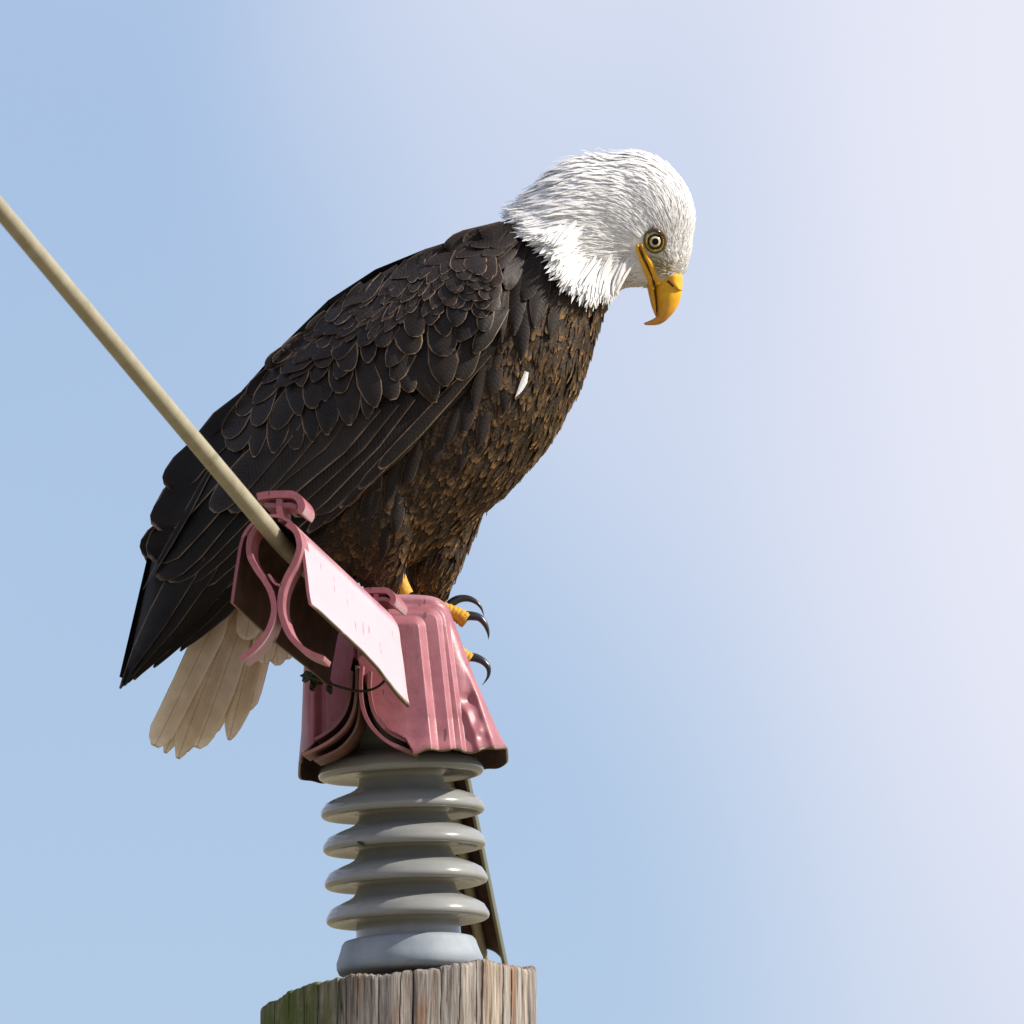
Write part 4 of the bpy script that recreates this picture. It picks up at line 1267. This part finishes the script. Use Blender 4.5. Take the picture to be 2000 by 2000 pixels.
# tomium line along the closed bill
def beak_depth(x, y):
    # depth of the outer skin of the upper bill at a point
    best = 0
    for (a, b, t) in up:
        cx, cy = (a[0] + b[0]) / 2, (a[1] + b[1]) / 2
        if abs(cy - y) < 4:
            h = max(6, (b[0] - a[0]) / 2); c = max(-1, min(1, (x - cx) / h)); best = min(best, -t * math.sqrt(max(0, 1 - c * c)) * (1 - 0.35 * max(0, c) ** 2))
    return best
line = [(1276, 549, -19), (1279, 563, -16), (1281, 580, -14), (1282.5, 597, -11), (1282.5, 610, -8)]
vs, fs = tube(smooth_line(line, 4), 1.0, 8)
mesh_obj('tomium_line', vs, fs, M['nostril'], beak)
# nostril slit with a raised margin
nd = -29.5
vs, fs = tube(smooth_line([(1303.5, 549, nd + 1), (1308, 551.5, nd + 0.2), (1312, 555, nd + 1.8), (1315.5, 559, nd + 4.5)], 4), [1.2] + [2.6] * 11 + [1.0], 10)
mesh_obj('nostril', vs, fs, M['nostril'], beak)

# --- eyes
def eye(sign):
    cx, cy = 1277.5, 471
    d0 = depth(bvh_body, cx, cy)
    axis = Vector((0.16, 0.05, -1)).normalized()
    c = Vector((cx, cy, d0 + 4.5))
    rad = 16.5
    u = Vector((1, 0, 0)); u = (u - axis * u.dot(axis)).normalized(); v = axis.cross(u)
    def capmesh(name, a0, a1, r, mat, parent, n=28, m=8):
        rings = []
        for i in range(m + 1):
            th = lerp(a0, a1, i / m)
            rings.append([tuple(c + axis * (math.cos(th) * r) + u * (math.sin(th) * r * math.cos(2 * math.pi * k / n)) + v * (math.sin(th) * r * math.sin(2 * math.pi * k / n))) for k in range(n)])
        vs, fs = loft(rings, cap=False)
        if a0 < 0.05: fs.append(tuple(range(n)))
        if sign < 0: vs = [(x, y, -d) for x, y, d in vs]
        return fix_normals(mesh_obj(name, vs, fs, mat, parent))
    e = capmesh('eye', 0.02, math.pi * 0.9, rad, M['eyeball'], eagle, m=16)
    capmesh('iris', 0.37, 0.68, rad + 0.5, M['iris'], e)
    capmesh('pupil', 0.02, 0.40, rad + 0.7, M['black'], e)
    # lids: an elongated ring of yellow skin, a dark crease outside it
    def ring(name, rx, ry, r, mat, out, rot=R(-14), part=(0, 2 * math.pi), n=40):
        P = []
        for k in range(n + 1):
            a = lerp(part[0], part[1], k / n)
            x, y = rx * math.cos(a), ry * math.sin(a)
            X, Y = x * math.cos(rot) - y * math.sin(rot), x * math.sin(rot) + y * math.cos(rot)
            px, py = cx + 1.0 + X, cy - 0.5 + Y
            P.append((px, py, depth(bvh_body, px, py) - out))
        vs, fs = tube(P, r, 8)
        if sign < 0: vs = [(x, y, -d) for x, y, d in vs]
        return fix_normals(mesh_obj(name, vs, fs, mat, e))
    ring('eyelid', 16.8, 19.8, 2.6, M['lid'], 4.6)
    ring('eye_crease', 19.4, 23, 2.0, M['eyeball'], 3.2)
    ring('brow_ridge', 21.5, 24.5, 3.6, M['brow'], 4.5, part=(R(-85), R(50)), n=20)
    ring('brow_ridge', 17.5, 21.5, 3.0, M['eyeball'], 6.0, part=(R(-120), R(-20)), n=20)
eye(1)
eye(-1)

# --- feet
def foot(ank, toes, hind):
    # ank: grid point of the ankle; toes: list of (point list, radii, claw list, claw radius)
    st = smooth_line([(ank[0] - 6, ank[1] - 34, ank[2]), (ank[0] + 2, ank[1] - 14, ank[2]), (ank[0] + 10, ank[1] + 2, ank[2])], 4)
    vs, fs = tube(st, 15, 14)
    f = fix_normals(mesh_obj('foot', vs, fs, M['toe'], eagle))
    for pts, rad, claw, cr in toes:
        sp = smooth_line(pts, 6)
        rr = [interp([(0, rad[0]), (0.5, rad[1]), (1, rad[2])], i / (len(sp) - 1)) * (1 + 0.07 * math.sin(i * 2.1)) for i in range(len(sp))]
        vs, fs = tube(sp, rr, 14)
        t = fix_normals(mesh_obj('toe', vs, fs, M['toe'], f))
        if claw:
            cp = smooth_line(claw, 6)
            cr_ = [max(0.5, cr * (1 - (i / (len(cp) - 1)) ** 1.6)) for i in range(len(cp))]
            vs, fs = tube(cp, cr_, 12)
            fix_normals(mesh_obj('talon', vs, fs, M['talon'], f))
    return f
top = 1161
foot((784, 1160, -30),
     [([(782, 1166, -20), (815, 1178, -6), (848, 1184, 0), (866, 1188, 0), (882, 1195, 2), (898, 1203, 2), (911, 1212, 0)], (10, 12, 17), [(908, 1203, 0), (922, 1203, 0), (937, 1207, 0), (948, 1220, 0), (953.5, 1236, 0), (954, 1249, 0)], 9.5),
      ([(782, 1166, -14), (815, 1182, 20), (842, 1190, 36), (858, 1192, 40), (872, 1194, 40)], (10, 10, 10), [(868, 1196, 40), (881, 1179, 40), (896, 1170, 40), (914, 1169, 40), (930, 1176, 40), (940, 1188, 40), (945.5, 1204, 40)], 9.5),
      ([(780, 1166, -20), (772, 1174, -50), (768, 1176, -70)], (10, 10, 9), [(768, 1176, -70), (766, 1174, -84), (764, 1178, -92)], 7)], None)
foot((836, 1160, 80),
     [([(840, 1184, 78), (856, 1192, 70), (872, 1210, 66), (880, 1236, 62), (892, 1266, 60), (905, 1282, 58), (918, 1290, 58)], (11, 11, 16), [(918, 1283, 58), (930, 1285, 58), (944, 1292, 58), (954, 1305, 58), (953, 1322, 58), (942, 1338, 58)], 9),
      ([(840, 1184, 84), (854, 1190, 96), (866, 1204, 106), (872, 1220, 112)], (10, 10, 10), [(872, 1220, 112), (880, 1226, 118), (882, 1240, 120)], 7),
      ([(836, 1184, 86), (815, 1188, 98), (795, 1190, 106)], (10, 10, 9), [(795, 1190, 106), (782, 1190, 112), (776, 1196, 114)], 7)], None)

# --- tail
tail_list = [((462, 1120), (302, 1458), 33, -40), ((474, 1128), (322, 1471), 28, -22), ((486, 1132), (347, 1482), 33, -34), ((498, 1136), (384, 1461), 33, -26), ((506, 1138), (400, 1446), 30, -14), ((524, 1148), (447, 1446), 31, -20), ((540, 1152), (478, 1390), 28, -6), ((512, 1140), (365, 1468), 30, 10)]
for k, (b, t, w, d) in enumerate(tail_list):
    feather('tail_feather', M['tail'], eagle, bvh_body, b, t, w * random.uniform(0.85, 1.05), prof_tail if k % 3 else prof_long, 0, 0, fixed=(d * 0.4, d), bend=J(0.08) - 0.02, roll=J(6), cup=7, rimpx=5, wave=0.06)
for k, (b, t, w, d) in enumerate([((520, 1140), (516, 1296), 26, -44), ((535, 1150), (542, 1300), 24, -40), ((545, 1160), (562, 1288), 20, -36), ((500, 1130), (480, 1250), 26, -48)]):
    feather('tail_covert', M['tail'], eagle, bvh_body, b, t, w, prof_round, 0, 0, fixed=(d * 0.5, d), bend=J(0.05), roll=2, cup=5, rimpx=4, wave=0.05)
